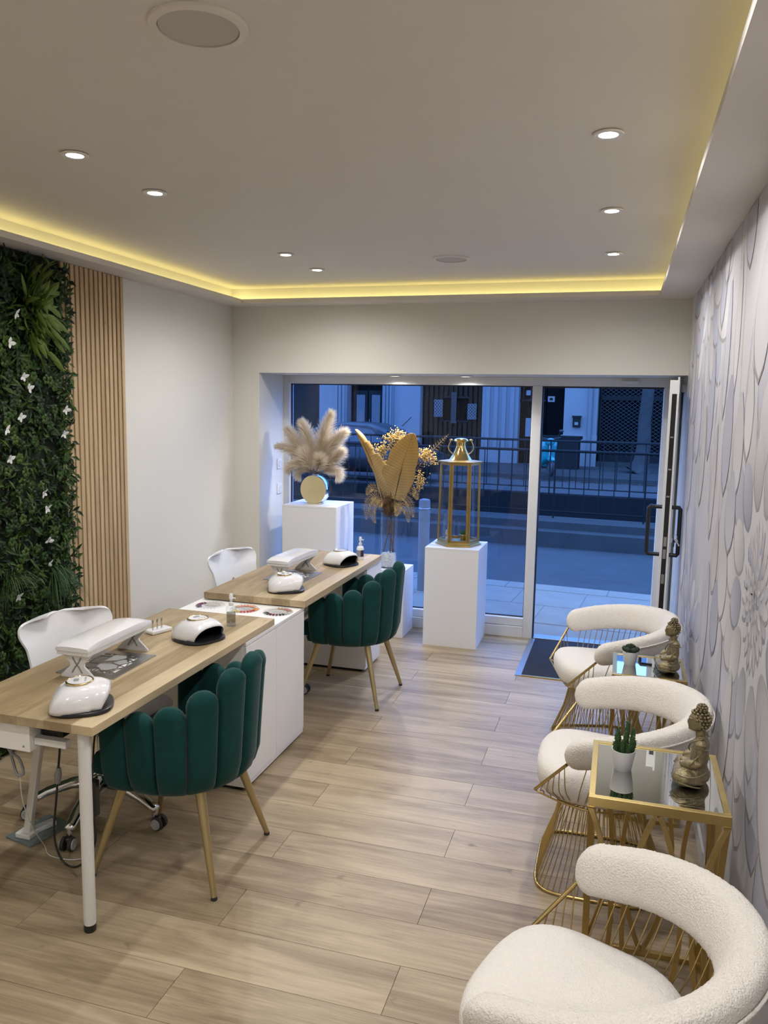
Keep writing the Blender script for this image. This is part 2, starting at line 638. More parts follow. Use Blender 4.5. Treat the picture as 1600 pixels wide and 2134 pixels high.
for k, zz in enumerate((0.94, 0.86, 0.70, 1.25, 1.42, 1.62)):
    B(-0.006, 0.012, -DW - 0.0025, -DW, zz - 0.03, zz + 0.03 if k < 3 else zz - 0.02).build('lock_plate', M['steel'], d1)
for s in (-1, 1):
    hp = [(s * 0.027, -DW + 0.04, 0.85), (s * 0.10, -DW + 0.04, 0.85), (s * 0.108, -DW + 0.04, 0.86), (s * 0.108, -DW + 0.04, 1.145), (s * 0.10, -DW + 0.04, 1.155), (s * 0.027, -DW + 0.04, 1.155)]
    if s > 0:
        hp = [(p[0] * 0.75, p[1], p[2]) for p in hp]
    MB().tube(hp, 0.013, 10).build('pull_handle', M['black'], d1, smooth=True)
B(0.03, 0.062, -0.30, -0.10, DH - 0.06, DH - 0.01).build('door_closer', M['alu'], d1, bev=0.004)
kb = thing('key_bunch', 'bunch of silver keys hanging in the lock of the open door', 'keys', (0.352, 5.268, 0.985))
MB().tube([(0.016 * math.cos(a), 0, 0.016 * math.sin(a)) for a in [2 * PI * i / 14 for i in range(14)]], 0.0015, 6, closed=True).build('key_ring', M['chrome'], kb)
for k, a in enumerate((-0.5, 0.05, 0.5)):
    q = Matrix.Rotation(a, 4, 'Y')
    mb = MB()
    for bx in ((-0.009, 0.009, -0.0012, 0.0012, -0.034, -0.016), (-0.004, 0.004, -0.0012, 0.0012, -0.062, -0.034)):
        m2 = B(*bx)
        mb.add([q @ Vector(p) + Vector((0, 0.003 * k, 0)) for p in m2.v], m2.f)
    mb.build('key', M['chrome'] if k != 1 else M['black'], kb)

# door mat let into the floor
dm = thing('door_mat', 'black entrance mat in a thin metal frame at the door', 'mat', (0, 0, 0))
B(-0.555, 0.33, 5.210, 6.09, 0.0, 0.007).build('mat_pile', M['matblk'], dm)
B(-0.597, -0.555, 5.195, 6.095, 0.0, 0.006).build('frame_side', M['steel'], dm)
B(-0.555, 0.33, 5.195, 5.210, 0.0, 0.008).build('frame_front', M['gold'], dm)

# wall plates
for zz, lab in ((1.285, 'upper white wall socket beside the shop window'), (1.084, 'lower white wall socket beside the shop window')):
    t = thing('wall_socket', lab, 'socket', (-2.667, 6.015, zz), 0, 'sockets on the window reveal')
    B(0.0, 0.010, -0.04, 0.04, -0.042, 0.042).build('plate', M['shell'], t, bev=0.003)
    o = MB().lathe([(0.0, 0.0115), (0.018, 0.0115), (0.024, 0.014), (0.026, 0.013), (0.026, 0.0)], 20).build('socket_ring', M['white'], t, rot=(0, R(90), 0), smooth=True)
t = thing('light_switch', 'small white light switch on the right wall by the door', 'switch', (XR, 5.56, 1.02))
B(-0.010, 0, -0.038, 0.038, -0.042, 0.042).build('plate', M['shell'], t, bev=0.003)
B(-0.014, -0.010, -0.022, 0.022, -0.03, 0.03).build('rocker', M['white'], t, bev=0.002)
t = thing('wall_outlet', 'white outlet low on the papered wall behind the side table', 'socket', (XR, 3.2, 0.22))
B(-0.012, 0, -0.04, 0.04, -0.042, 0.042).build('plate', M['shell'], t, bev=0.003)
B(-0.014, -0.012, -0.02, 0.02, -0.02, 0.02).build('socket_face', M['white'], t, bev=0.002)

# ------------------------------------------------------------------ slatted panel
SP = 0.0406
sp = thing('slat_panel', 'tall panel of vertical oak slats on dark felt beside the plant wall', 'wall panel', (XL + 0.001, 0, 0))
y_end = 4.22
B(0.0, 0.008, y_end - 14 * SP, y_end, 0.0, ZS).build('felt_backing', M['slatback'], sp)
s0 = None
for k in range(14):
    if s0 is None:
        s0 = B(0.0, 0.013, -0.0135, 0.0135, 0.0, ZS - 0.002).build('slat', M['slat'], sp, bev=0.001, seg=1)
        o = s0
    else:
        o = s0.copy()
        COL.objects.link(o)
    o.location = (0.008, y_end - 0.014 - k * SP, 0.0)

# ------------------------------------------------------------------ plant wall
PY0, PY1 = 2.05, 3.648
pw = thing('plant_wall', 'wall panel densely covered in artificial green leaves with white butterflies', 'plant wall', (XL, 0, 0))
B(0.0, 0.02, PY0, PY1, 0.0, ZS - 0.005).build('backing', mat('plant_backing', (0.006, 0.012, 0.004), 0.9, var=0.4), pw)


def leaf_cloud(N, y0, y1, z0, z1, lmin, lmax, wr, d0, d1, cols, spread):
    V, F, C = [], [], []
    for i in range(N):
        y = rng.uniform(y0, y1)
        z = rng.uniform(z0, z1)
        x = rng.uniform(d0, d1)
        L = rng.uniform(lmin, lmax)
        W = L * wr * rng.uniform(0.8, 1.2)
        a = rng.uniform(0, 2 * PI)
        t = rng.uniform(0.1, spread)
        dr = Vector((math.sin(t), math.cos(a) * math.cos(t), math.sin(a) * math.cos(t)))
        sd = dr.cross(Vector((1, 0, 0))).normalized()
        nr = sd.cross(dr)
        p = Vector((x, y, z))
        b = len(V)
        V += [p, p + dr * L * 0.45 + sd * W * 0.5 + nr * W * 0.18, p + dr * L * 0.5, p + dr * L * 0.45 - sd * W * 0.5 + nr * W * 0.18, p + dr * L - nr * L * 0.10]
        F += [(b, b + 2, b + 1), (b, b + 3, b + 2), (b + 1, b + 2, b + 4), (b + 2, b + 3, b + 4)]
        c = cols[rng.integers(len(cols))]
        k = rng.uniform(0.6, 1.3)
        C += [(c[0] * k, c[1] * k, c[2] * k, 1)] * 5
    mb = MB()
    mb.v, mb.f, mb.c = [tuple(v) for v in V], F, C
    return mb


greens = [tuple(0.50 * q for q in g_) for g_ in [(0.026, 0.080, 0.008), (0.036, 0.100, 0.010), (0.056, 0.130, 0.012), (0.018, 0.055, 0.008), (0.085, 0.160, 0.016), (0.012, 0.036, 0.008)]]
o = leaf_cloud(9000, PY0, PY1 - 0.005, 0.02, ZS - 0.03, 0.022, 0.055, 0.5, 0.012, 0.05, greens, 1.0).build('small_leaves', M['leaf'], pw, fix=False)
tag(o, kind='stuff')
o = leaf_cloud(2600, PY0, PY1 - 0.02, 0.02, ZS - 0.03, 0.05, 0.085, 0.22, 0.03, 0.06, greens, 0.9).build('narrow_leaves', M['leaf'], pw, fix=False)
tag(o, kind='stuff')
o = leaf_cloud(900, PY1 - 0.06, PY1 + 0.035, 0.02, ZS - 0.04, 0.022, 0.06, 0.42, 0.032, 0.060, greens, 0.8).build('edge_leaves', M['leaf'], pw, fix=False)
tag(o, kind='stuff')
# round clover-like clusters
mb = MB()
V, F, C = [], [], []
for i in range(300):
    p = Vector((rng.uniform(0.05, 0.075), rng.uniform(2.9, PY1 - 0.05), rng.uniform(0.3, ZS - 0.1)))
    c = greens[rng.integers(len(greens))]
    for q in range(5):
        a = 2 * PI * q / 5 + i
        ct = p + Vector((0.004, math.cos(a) * 0.016, math.sin(a) * 0.016))
        b = len(V)
        V.append(ct + Vector((0.004, 0, 0)))
        for j in range(7):
            V.append(ct + Vector((rng.uniform(-0.003, 0.002), math.cos(2 * PI * j / 7) * 0.012, math.sin(2 * PI * j / 7) * 0.012)))
        F += [(b, b + 1 + j, b + 1 + (j + 1) % 7) for j in range(7)]
        C += [(c[0], c[1], c[2], 1)] * 8
mb.v, mb.f, mb.c = [tuple(v) for v in V], F, C
tag(mb.build('clover_leaves', M['leaf'], pw, fix=False), kind='stuff')


def long_leaf(L, W, bend, n=7):
    P = []
    for i in range(n + 1):
        s = i / n
        w = W * (math.sin(PI * min(1, s * 0.92 + 0.08)) ** 0.75) * (1 - 0.25 * s)
        z = s * L * math.cos(bend * s)
        x = s * L * math.sin(bend * s)
        P.append([(x + w * 0.25, -w / 2, z), (x, 0, z), (x + w * 0.25, w / 2, z)])
    return MB().grid(P)


sg = sub_empty('spiky_plant', pw, (0.055, 3.42, 2.225))
tag(sg, 'large rosette of long pointed lighter green leaves')
protos = [long_leaf(0.110, 0.026, 0.5), long_leaf(0.09, 0.023, 0.2), long_leaf(0.120, 0.023, 0.7)]
pobj = []
for i in range(120):
    r = abs(random.gauss(0, 0.09))
    a = random.uniform(0, 2 * PI)
    cy, cz = r * math.cos(a) * 1.25, r * math.sin(a) * 1.7
    out = math.atan2(cz + random.gauss(0, .05), cy + random.gauss(0, .05))
    tilt = random.uniform(-0.05, 0.5)
    k = i % 3
    if i < 3:
        o = protos[k].build('leaf', M['spiky'], sg, smooth='all', fix=False)
        pobj.append(o)
    else:
        o = pobj[k].copy()
        COL.objects.link(o)
    d = Vector((math.sin(tilt), math.cos(tilt) * math.cos(out), math.cos(tilt) * math.sin(out)))
    o.rotation_mode = 'QUATERNION'
    o.rotation_quaternion = d.to_track_quat('Z', 'Y')
    o.location = (random.uniform(0.005, 0.045), cy * 0.7, cz * 0.8)
    o.scale = [random.uniform(0.95, 1.4)] * 3


def tuft(name, y, z, N, L, cols, label, droop):
    V, F, C = [], [], []
    for i in range(N):
        p = Vector((0.05, y + random.gauss(0, 0.02), z + random.gauss(0, 0.015)))
        a = random.uniform(-1.3, 1.3)
        d = Vector((random.uniform(0.15, 0.7), math.sin(a), math.cos(a) * 0.6)).normalized()
        b0 = len(V)
        ll = L * random.uniform(0.6, 1.1)
        c = random.choice(cols)
        for j in range(6):
            s = j / 5
            q = p + d * ll * s + Vector((0.02 * s, 0, -droop * ll * s * s))
            w = 0.0028 * (1 - s * 0.9)
            sd = Vector((0.2, math.cos(a), -math.sin(a)))
            V += [q - sd * w, q + sd * w]
            C += [(*c, 1)] * 2
        F += [(b0 + 2 * j, b0 + 2 * j + 1, b0 + 2 * j + 3, b0 + 2 * j + 2) for j in range(5)]
    mb = MB()
    mb.v, mb.f, mb.c = [tuple(v) for v in V], F, C
    tag(mb.build(name, M['leaf'], pw, fix=False), label, kind='stuff')


tuft('grass_tuft', 3.50, 0.86, 170, 0.19, [(0.022, 0.065, 0.014), (0.014, 0.045, 0.010), (0.040, 0.095, 0.020)], 'drooping tuft of long grass blades', 1.35)
tuft('grass_tuft', 3.18, 0.88, 70, 0.22, [(0.05, 0.11, 0.03), (0.09, 0.14, 0.05)], 'smaller tuft of pale grass blades', 0.9)
wing = MB()
P = []
for i in range(6):
    s = i / 5
    w = 0.024 * math.sin(PI * (0.12 + 0.80 * s)) ** 0.8
    P.append([(0.008 * s, -w / 2 + 0.004 * s, s * 0.034), (0.006 * s + 0.003, 0, s * 0.036), (0.008 * s, w / 2 + 0.004 * s, s * 0.034)])
wing.grid(P)
wproto = None
for (y, z) in [(3.255, 2.17), (3.205, 2.03), (3.288, 1.875), (3.324, 1.82), (3.591, 1.714), (3.257, 1.679), (3.40, 1.293), (3.42, 1.211), (3.422, 1.043), (3.422, 0.922), (3.569, 1.589), (3.175, 1.48), (3.16, 1.62), (3.19, 0.80)]:
    bt = sub_empty('butterfly', pw, (0.085, y, z), (random.uniform(-0.6, 0.6), 0, 0))
    for a, s in ((0.75, 1.0), (-0.75, 1.0), (2.3, 0.8), (-2.4, 0.75)):
        if random.random() < 0.15:
            continue
        if wproto is None:
            o = wing.build('wing', M['petalw'], bt, solid=0.001, fix=False)
            wproto = o
        else:
            o = wproto.copy()
            COL.objects.link(o)
            o.parent = bt
        o.rotation_euler = (a, random.uniform(0.1, 0.5), 0)
        o.scale = (s * 0.85, s * 0.85, s * 0.85)

# ------------------------------------------------------------------ flower wallpaper on the right wall (a print with faint relief)
def wpal(k):
    base = [(0.60, 0.58, 0.61), (0.54, 0.535, 0.59), (0.645, 0.625, 0.635), (0.47, 0.475, 0.555), (0.59, 0.56, 0.57)]
    return base[k % len(base)]


M['paper'] = mat('flower_wallpaper', (0.60, 0.58, 0.58), 0.7, attr=True, spec=0.25)
M['paperbg'] = mat('wallpaper_ground', (0.56, 0.545, 0.575), 0.7, var=0.06, vs=1.6, spec=0.25)
B(XR - 0.002, XR, -2.3, 5.43, 0.07, ZS).build('wallpaper', M['paperbg'], wall_right)
B(XR - 0.004, XR, 5.43, YB, 0.0, ZS).build('wall_strip', M['white'], wall_right)


def petal(mb, cy, cz, ang, L, W, off, k, sharp=0.5, dark=0.42, shade=True):
    """petal from (cy,cz), pointing at angle ang in the wall plane (0 = +Y, 90 = up)"""
    def blade(oy, oz, LL, WW, dx, tipc, basec):
        n, mM = 10, 6
        b = len(mb.v)
        for i in range(n + 1):
            s = i / n
            w = WW * (math.sin(PI * (0.06 + 0.94 * s) ** (1.0 + sharp * 0.6)) ** 0.62) / 2 if s < 1 else 0.0
            if s == 0:
                w = WW * 0.12
            for j in range(mM + 1):
                u = -1 + 2 * j / mM
                yy, zz = s * LL, u * w
                y = cy + oy + yy * math.cos(ang) - zz * math.sin(ang)
                z = cz + oz + yy * math.sin(ang) + zz * math.cos(ang)
                z = min(max(z, 0.07), ZS - 0.002)
                y = min(max(y, -2.3), 5.43)
                mb.v.append((XR - dx, y, z))
                e = (s ** 0.8) * (0.88 + 0.12 * (1 - abs(u)))
                c = [basec[q] * (1 - e) + tipc[q] * e for q in range(3)]
                mb.c.append((*c, 1))
        for i in range(n):
            for j in range(mM):
                a0 = b + i * (mM + 1) + j
                mb.f.append((a0, a0 + 1, a0 + mM + 2, a0 + mM + 1))
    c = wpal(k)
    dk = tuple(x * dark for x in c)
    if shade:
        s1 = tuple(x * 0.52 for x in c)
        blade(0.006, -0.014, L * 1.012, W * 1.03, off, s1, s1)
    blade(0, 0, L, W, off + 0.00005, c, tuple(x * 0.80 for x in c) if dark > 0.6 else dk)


def flower(cy, cz, layers, name, label):
    mb = MB()
    mb.c = []
    off = 0.0022
    for (r0, L, W, cnt, sharp, dark, ph) in layers:
        for q in range(cnt):
            a = 2 * PI * (q + ph) / cnt + random.uniform(-0.05, 0.05)
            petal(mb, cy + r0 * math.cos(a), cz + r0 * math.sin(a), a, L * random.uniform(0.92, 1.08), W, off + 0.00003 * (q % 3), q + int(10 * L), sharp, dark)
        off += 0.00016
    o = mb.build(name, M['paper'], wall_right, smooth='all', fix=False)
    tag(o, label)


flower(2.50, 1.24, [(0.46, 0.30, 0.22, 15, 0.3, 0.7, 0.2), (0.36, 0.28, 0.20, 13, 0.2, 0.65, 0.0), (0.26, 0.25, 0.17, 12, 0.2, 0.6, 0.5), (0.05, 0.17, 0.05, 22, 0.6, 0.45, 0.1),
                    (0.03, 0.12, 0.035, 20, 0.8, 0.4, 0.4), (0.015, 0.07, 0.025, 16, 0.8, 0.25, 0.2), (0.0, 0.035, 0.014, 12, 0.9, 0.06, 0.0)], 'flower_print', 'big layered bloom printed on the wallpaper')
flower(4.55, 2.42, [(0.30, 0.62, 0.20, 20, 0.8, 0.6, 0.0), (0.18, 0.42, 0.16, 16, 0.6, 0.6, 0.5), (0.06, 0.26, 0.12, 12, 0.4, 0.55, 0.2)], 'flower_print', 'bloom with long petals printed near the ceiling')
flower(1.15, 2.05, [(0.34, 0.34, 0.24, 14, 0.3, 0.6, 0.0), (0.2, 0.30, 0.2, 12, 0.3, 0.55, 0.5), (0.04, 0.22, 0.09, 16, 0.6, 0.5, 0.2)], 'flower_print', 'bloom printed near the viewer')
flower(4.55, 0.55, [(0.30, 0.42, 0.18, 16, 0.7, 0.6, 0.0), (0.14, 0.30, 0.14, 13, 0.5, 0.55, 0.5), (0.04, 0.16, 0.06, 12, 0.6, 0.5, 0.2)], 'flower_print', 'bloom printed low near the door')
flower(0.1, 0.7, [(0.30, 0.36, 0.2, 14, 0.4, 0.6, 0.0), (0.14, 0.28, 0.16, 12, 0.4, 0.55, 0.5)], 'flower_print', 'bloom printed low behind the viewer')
mb = MB()
mb.c = []
# hanging petals: (tip y, tip z, length, width)
for i, (y, z, L, W, a) in enumerate([(3.405, 1.452, 0.46, 0.26, -88), (3.796, 1.217, 0.5, 0.16, -86), (3.066, 1.48, 0.36, 0.24, -93), (3.152, 1.258, 0.30, 0.26, -90), (3.239, 0.985, 0.32, 0.26, -89),
                                     (3.886, 2.143, 0.40, 0.20, -88), (3.811, 2.32, 0.30, 0.18, -90), (2.735, 1.872, 0.42, 0.30, -92), (3.121, 2.28, 0.34, 0.22, -97), (2.86, 1.62, 0.30, 0.18, -95),
                                     (4.1, 1.55, 0.5, 0.22, -86), (4.35, 1.30, 0.5, 0.24, -85), (4.7, 1.5, 0.45, 0.26, -88), (5.0, 1.2, 0.5, 0.22, -87), (5.2, 1.7, 0.5, 0.2, -90),
                                     (3.40, 0.80, 0.3, 0.24, -88), (3.55, 1.02, 0.32, 0.2, -80), (3.75, 0.62, 0.5, 0.22, -85), (3.2, 0.55, 0.4, 0.14, -80), (2.95, 0.42, 0.5, 0.20, -75),
                                     (2.1, 0.36, 0.6, 0.34, -60), (1.9, 0.62, 0.5, 0.3, -130), (5.1, 0.7, 0.5, 0.24, -90), (3.6, 1.75, 0.55, 0.16, -90), (3.3, 1.85, 0.5, 0.14, -93)]):
    an = R(a)
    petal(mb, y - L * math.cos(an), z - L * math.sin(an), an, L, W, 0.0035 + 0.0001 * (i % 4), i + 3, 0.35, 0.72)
# thin grass-like blades
for i in range(70):
    y = random.uniform(2.6, 5.3)
    z = random.choice([random.uniform(0.1, 0.7), random.uniform(1.2, 2.0)])
    petal(mb, y, z, R(random.gauss(90, 14)), random.uniform(0.3, 0.6), random.uniform(0.02, 0.05), 0.0021 + 0.000002 * i, i, 0.9, 0.75)
tag(mb.build('petal_print', M['paper'], wall_right, smooth='all', fix=False), 'loose hanging petals printed on the wallpaper')

# ================================================================== desks and cabinets
def cabinet(name, label, x0, x1, y0, y1, h, split, doors_on='x'):
    t = thing(name, label, 'cabinet', ((x0 + x1) / 2, (y0 + y1) / 2, 0))
    hx, hy = (x1 - x0) / 2, (y1 - y0) / 2
    B(-hx + 0.02, hx - 0.03, -hy + 0.012, hy - 0.012, 0.0, 0.02).build('plinth_base', M['black'], t)
    B(-hx, hx - 0.018, -hy, hy, 0.018, h - 0.016).build('body', M['lamin'], t, bev=0.0015)
    B(-hx, hx, -hy, hy, h - 0.016, h).build('top_panel', M['lamin'], t, bev=0.0015)
    ys = [-hy] + [s - (y0 + y1) / 2 for s in split] + [hy]
    for a, b_ in zip(ys[:-1], ys[1:]):
        B(hx - 0.018, hx, a + 0.0015, b_ - 0.0015, 0.040, h - 0.019).build('door', M['lamin'], t, bev=0.0015)
    B(hx - 0.018, hx - 0.004, -hy, hy, 0.018, 0.038).build('kickboard', M['lamin'], t, bev=0.001)
    return t


cabinet('storage_cabinet', 'white two-door cabinet standing between the two desks', -2.15, -1.558, 3.16, 3.845, 0.706, [3.49])
cabinet('storage_cabinet', 'narrow white cabinet carrying the window end of the far desk', -2.12, -1.552, 4.92, 5.25, 0.710, [])


def desk(name, label, x0, x1, y0, y1, z0, z1, legs):
    t = thing(name, label, 'desk', ((x0 + x1) / 2, (y0 + y1) / 2, 0))
    hx, hy = (x1 - x0) / 2, (y1 - y0) / 2
    B(-hx, hx, -hy, hy, z0, z1).build('tabletop', M['desk'], t, bev=0.0015)
    for (lx, ly) in legs:
        c = (lx - (x0 + x1) / 2, ly - (y0 + y1) / 2, 0)
        lg = MB().lathe([(0.0, 0.012), (0.0195, 0.012), (0.0205, 0.05), (0.0205, z0 - 0.004), (0.03, z0 - 0.004), (0.03, z0), (0.0, z0)], 20, c).build('leg', M['white'], t, smooth=True)
        MB().lathe([(0.0, 0.0), (0.019, 0.0), (0.0205, 0.004), (0.0205, 0.026), (0.0, 0.026)], 20, c).build('foot_cap', M['black'], lg, smooth=True)
    return t


desk('manicure_desk', 'near oak-topped manicure desk with round white legs', -2.14, -1.562, 2.074, 3.475, 0.7075, 0.738, [(-1.625, 2.115), (-2.09, 2.115)])
desk('manicure_desk', 'far oak-topped manicure desk reaching to the window', -2.13, -1.540, 3.81, 5.213, 0.7115, 0.748, [])

# slanted white stand under the near desk, on a glass plate
t = thing('floor_stand', 'slanted white stand under the near desk on a glass plate', 'stand', (-2.215, 2.58, 0))
B(-0.075, 0.075, -0.10, 0.11, 0.0, 0.008).build('glass_plate', mat('grey_glass', (0.16, 0.20, 0.20), 0.12, var=0.1), t, rot=(0, 0, R(-12)), bev=0.002)
MB().loft([[(-0.038, -0.050, 0.008), (0.0, -0.060, 0.008), (0.004, -0.042, 0.008), (-0.034, -0.032, 0.008)], [(0.165, -0.150, 0.70), (0.205, -0.160, 0.70), (0.209, -0.142, 0.70), (0.169, -0.132, 0.70)]]).build('post', M['white'], t, bev=0.002)
B(-0.05, 0.02, -0.08, -0.02, 0.008, 0.030).build('foot', M['white'], t, bev=0.004)
t = thing('power_strip', 'small white power strip lying on the glass plate under the desk', 'power strip', (-2.205, 2.60, 0.0085), R(-20))
B(-0.02, 0.02, -0.045, 0.045, 0, 0.02).build('body', M['shell'], t, bev=0.004)
for yy in (-0.022, 0.022):
    MB().lathe([(0.0, 0.0185), (0.011, 0.0185), (0.014, 0.0215), (0.015, 0.020), (0.015, 0.018)], 16, (0, yy, 0)).build('socket_ring', M['white'], t, smooth=True)
# extractor hung under the near desk
t = thing('dust_extractor', 'white extractor box with black fan hung under the near desk', 'extractor', (-1.95, 2.24, 0.60))
B(-0.105, 0.115, -0.13, 0.10, 0.0, 0.1070).build('box', M['lamin'], t, bev=0.002)
B(0.116, 0.20, -0.08, 0.08, 0.035, 0.1070).build('fan', M['black'], t, bev=0.01)
B(0.116, 0.24, -0.11, -0.08, 0.02, 0.045).build('bracket', M['white'], t, bev=0.002)
for xx in (-0.10, 0.09):
    MB().ell((xx, -0.131, 0.018), (0.004, 0.002, 0.004), 8, 6).build('screw', M['steel'], t)


def bez(p, n=24):
    p = [Vector(q) for q in p]
    out = []
    P = [p[0]] + p + [p[-1]]
    for i in range(1, len(P) - 2):
        for k in range(n):
            s = k / n
            a, b_, c, d = P[i - 1], P[i], P[i + 1], P[i + 2]
            out.append(0.5 * ((2 * b_) + (c - a) * s + (2 * a - 5 * b_ + 4 * c - d) * s * s + (3 * b_ - a - 3 * c + d) * s ** 3))
    out.append(p[-1])
    return out


t = thing('power_cable', 'black power cable looping from the desk to the floor', 'cable')
MB().tube(bez([(-1.882, 2.32, 0.598), (-1.885, 2.32, 0.54), (-1.908, 2.32, 0.34), (-1.926, 2.32, 0.18), (-1.896, 2.32, 0.085), (-1.842, 2.32, 0.066), (-1.785, 2.32, 0.11), (-1.748, 2.32, 0.19), (-1.755, 2.32, 0.29)], 10), 0.0042, 7).build('cord', M['black'], t, smooth='all')
B(-1.775, -1.733, 2.305, 2.335, 0.285, 0.42).build('adapter', M['black'], t, bev=0.005)
MB().tube([(-1.754, 2.32, 0.415), (-1.750, 2.33, 0.55), (-1.745, 2.36, 0.70)], 0.004, 6).build('adapter_lead', M['black'], t)
MB().tube([(-1.893, 2.318, 0.445), (-1.898, 2.318, 0.415), (-1.901, 2.318, 0.385)], [0.008, 0.014, 0.010], 8).build('plug', M['grey'], t, smooth=True)
t = thing('grey_cord', 'knotted grey cord and thin white wire hanging under the near desk', 'cable')
MB().tube(bez([(-2.03, 2.22, 0.60), (-2.0, 2.2, 0.545), (-1.96, 2.2, 0.52), (-1.945, 2.2, 0.47), (-1.97, 2.2, 0.46), (-1.985, 2.2, 0.50), (-1.99, 2.2, 0.55), (-1.92, 2.2, 0.56), (-1.88, 2.2, 0.60)], 8), 0.005, 6).build('cord', M['grey'], t, smooth='all')
MB().tube(bez([(-1.96, 2.2, 0.46), (-1.97, 2.22, 0.35), (-2.0, 2.3, 0.2), (-2.09, 2.46, 0.03), (-2.05, 2.44, 0.006), (-1.95, 2.44, 0.006), (-1.90, 2.48, 0.006)], 8), 0.0018, 6).build('wire', M['white'], t, smooth='all')


# ------------------------------------------------------------------ manicure tools
def uv_lamp(proto_name='uv_lamp'):
    t = thing(proto_name, 'nail lamp', 'nail lamp')
    n = 40
    # black base tray
    def outline(sx, sy, z):
        return [(sx * abs(math.cos(a)) ** 0.72 * (1 if math.cos(a) > 0 else -1), sy * abs(math.sin(a)) ** 0.72 * (1 if math.sin(a) > 0 else -1), z) for a in [2 * PI * j / n for j in range(n)]]
    MB().loft([outline(0.098, 0.100, 0.0), outline(0.103, 0.106, 0.004), outline(0.101, 0.104, 0.012), outline(0.092, 0.096, 0.016)]).build('base_tray', M['black'], t, smooth=True)
    # white hood: arch sections from the opening to the closed back
    rings = []
    for x, sw, hh in [(0.094, 0.80, 0.74), (0.085, 0.84, 0.84), (0.06, 0.90, 0.95), (0.03, 0.95, 1.0), (0.0, 0.985, 1.0), (-0.03, 1.0, 0.96), (-0.055, 0.97, 0.86), (-0.078, 0.88, 0.66), (-0.092, 0.74, 0.40), (-0.099, 0.52, 0.16)]:
        r = []
        for j in range(25):
            a = PI * j / 24
            ca, sa = math.cos(a), math.sin(a)
            y = 0.098 * sw * (abs(ca) ** 0.75) * (1 if ca > 0 else -1)
            z = 0.008 + 0.084 * hh * (sa ** 0.70 if sa > 0 else 0)
            # sides of the mouth sweep back
            xx = x - (0.030 * (1 - sa) ** 1.5 if x > 0.05 else 0)
            r.append((xx, y, z))
        rings.append(r)
    mb = MB()
    mb.grid(rings)
    mb.build('hood', M['gloss'], t, smooth='all', solid=0.004)
    rings = []
    for x, s in [(0.080, 0.93), (0.03, 0.93), (-0.05, 0.86)]:
        r = []
        for j in range(17):
            a = PI * j / 16
            ca, sa = math.cos(a), math.sin(a)
            r.append((x - (0.030 * (1 - sa) ** 1.5 if x > 0.05 else 0), 0.084 * s * (abs(ca) ** 0.6) * (1 if ca > 0 else -1), 0.012 + 0.062 * s * (sa ** 0.6 if sa > 0 else 0)))
        rings.append(r)
    mb = MB().grid(rings)
    b0 = len(mb.v)
    mb.f.append(tuple(b0 - 17 + j for j in range(17)))
    mb.build('dark_chamber', M['black'], t, smooth='all')
    mb = MB()
    rings = []
    for s, dz in [(0.94, -0.004), (1.0, 0.001), (0.90, 0.003), (0.86, -0.001)]:
        rings.append([(-0.005 + 0.046 * s * math.cos(2 * PI * j / 32), 0.050 * s * math.sin(2 * PI * j / 32), 0.0925 + dz - 0.0 * s) for j in range(32)])
    mb.loft(rings, caps=False)
    mb.build('gold_ring', M['brass'], t, smooth='all')
    MB().lathe([(0.0, 0.0), (0.040, -0.001), (0.041, -0.004), (0.0, -0.004)], 32, (-0.005, 0, 0.0955)).build('top_disc', M['gloss'], t, smooth=True)
    B(-0.024, -0.008, -0.013, 0.013, 0.0955, 0.0962).build('display', M['grey'], t)
    for q in (-0.012, 0.004, 0.018):
        B(0.010, 0.016, q, q + 0.006, 0.0955, 0.0960).build('button', M['grey'], t)
    return t


lamp = uv_lamp()
place(lamp, (-1.705, 2.215, 0.738), R(32), 'glossy white nail lamp on the near desk corner closest to the viewer', 'nail lamps')
for loc, a, lab in [((-1.735, 3.055, 0.738), -22, 'white nail lamp with black opening beside the clear bottle, near desk'),
                    ((-1.735, 4.01, 0.748), 28, 'white nail lamp at the near end of the far desk'), ((-1.69, 4.795, 0.748), -25, 'white nail lamp with black opening beside the white bottle, far desk')]:
    place(copy_tree(lamp), loc, R(a), lab, 'nail lamps')


def hand_rest():
    t = thing('hand_rest', 'hand rest', 'hand rest')
    mb = MB()
    rings = []
    for i in range(13):
        s = -1 + 2 * i / 12
        hz = 0.012 * (1 - abs(s) ** 6) + 0.004
        rings.append([(0.070, 0.215 * s, 0.110), (0.071, 0.215 * s, 0.118), (0.066, 0.215 * s, 0.120 + hz), (0.03, 0.215 * s, 0.122 + hz * 1.25), (-0.03, 0.215 * s, 0.122 + hz * 1.25), (-0.066, 0.215 * s, 0.120 + hz), (-0.071, 0.215 * s, 0.118), (-0.070, 0.215 * s, 0.110)])
    mb.loft(rings)
    mb.build('cushion', M['gloss'], t, smooth=True)
    B(-0.068, 0.068, -0.211, 0.211, 0.094, 0.110).build('board', M['white'], t, bev=0.002)
    for s in (-1, 1):
        yy = s * 0.182
        poly = [(-0.070, 0.0), (0.070, 0.0), (0.072, 0.008), (0.030, 0.046), (0.030, 0.056), (0.066, 0.094), (-0.066, 0.094), (-0.030, 0.056), (-0.030, 0.046), (-0.072, 0.008)]
        st = MB().prism(poly, yy - 0.004, yy + 0.004, 'y').build('stand', M['shell'], t, bev=0.001)
        mb = MB()
        for sg in (-1, 1):
            mb.bar([(-0.022 * sg, yy, 0.020), (-0.008 * sg, yy, 0.042), (0.0, yy, 0.051), (0.008 * sg, yy, 0.062), (0.018 * sg, yy, 0.080)], 0.0105, 0.006, (0, 1, 0))
        mb.build('cutout_cross', M['grey'], st)  # grey bars added in place of the X-shaped cut-out in the stand
    return t


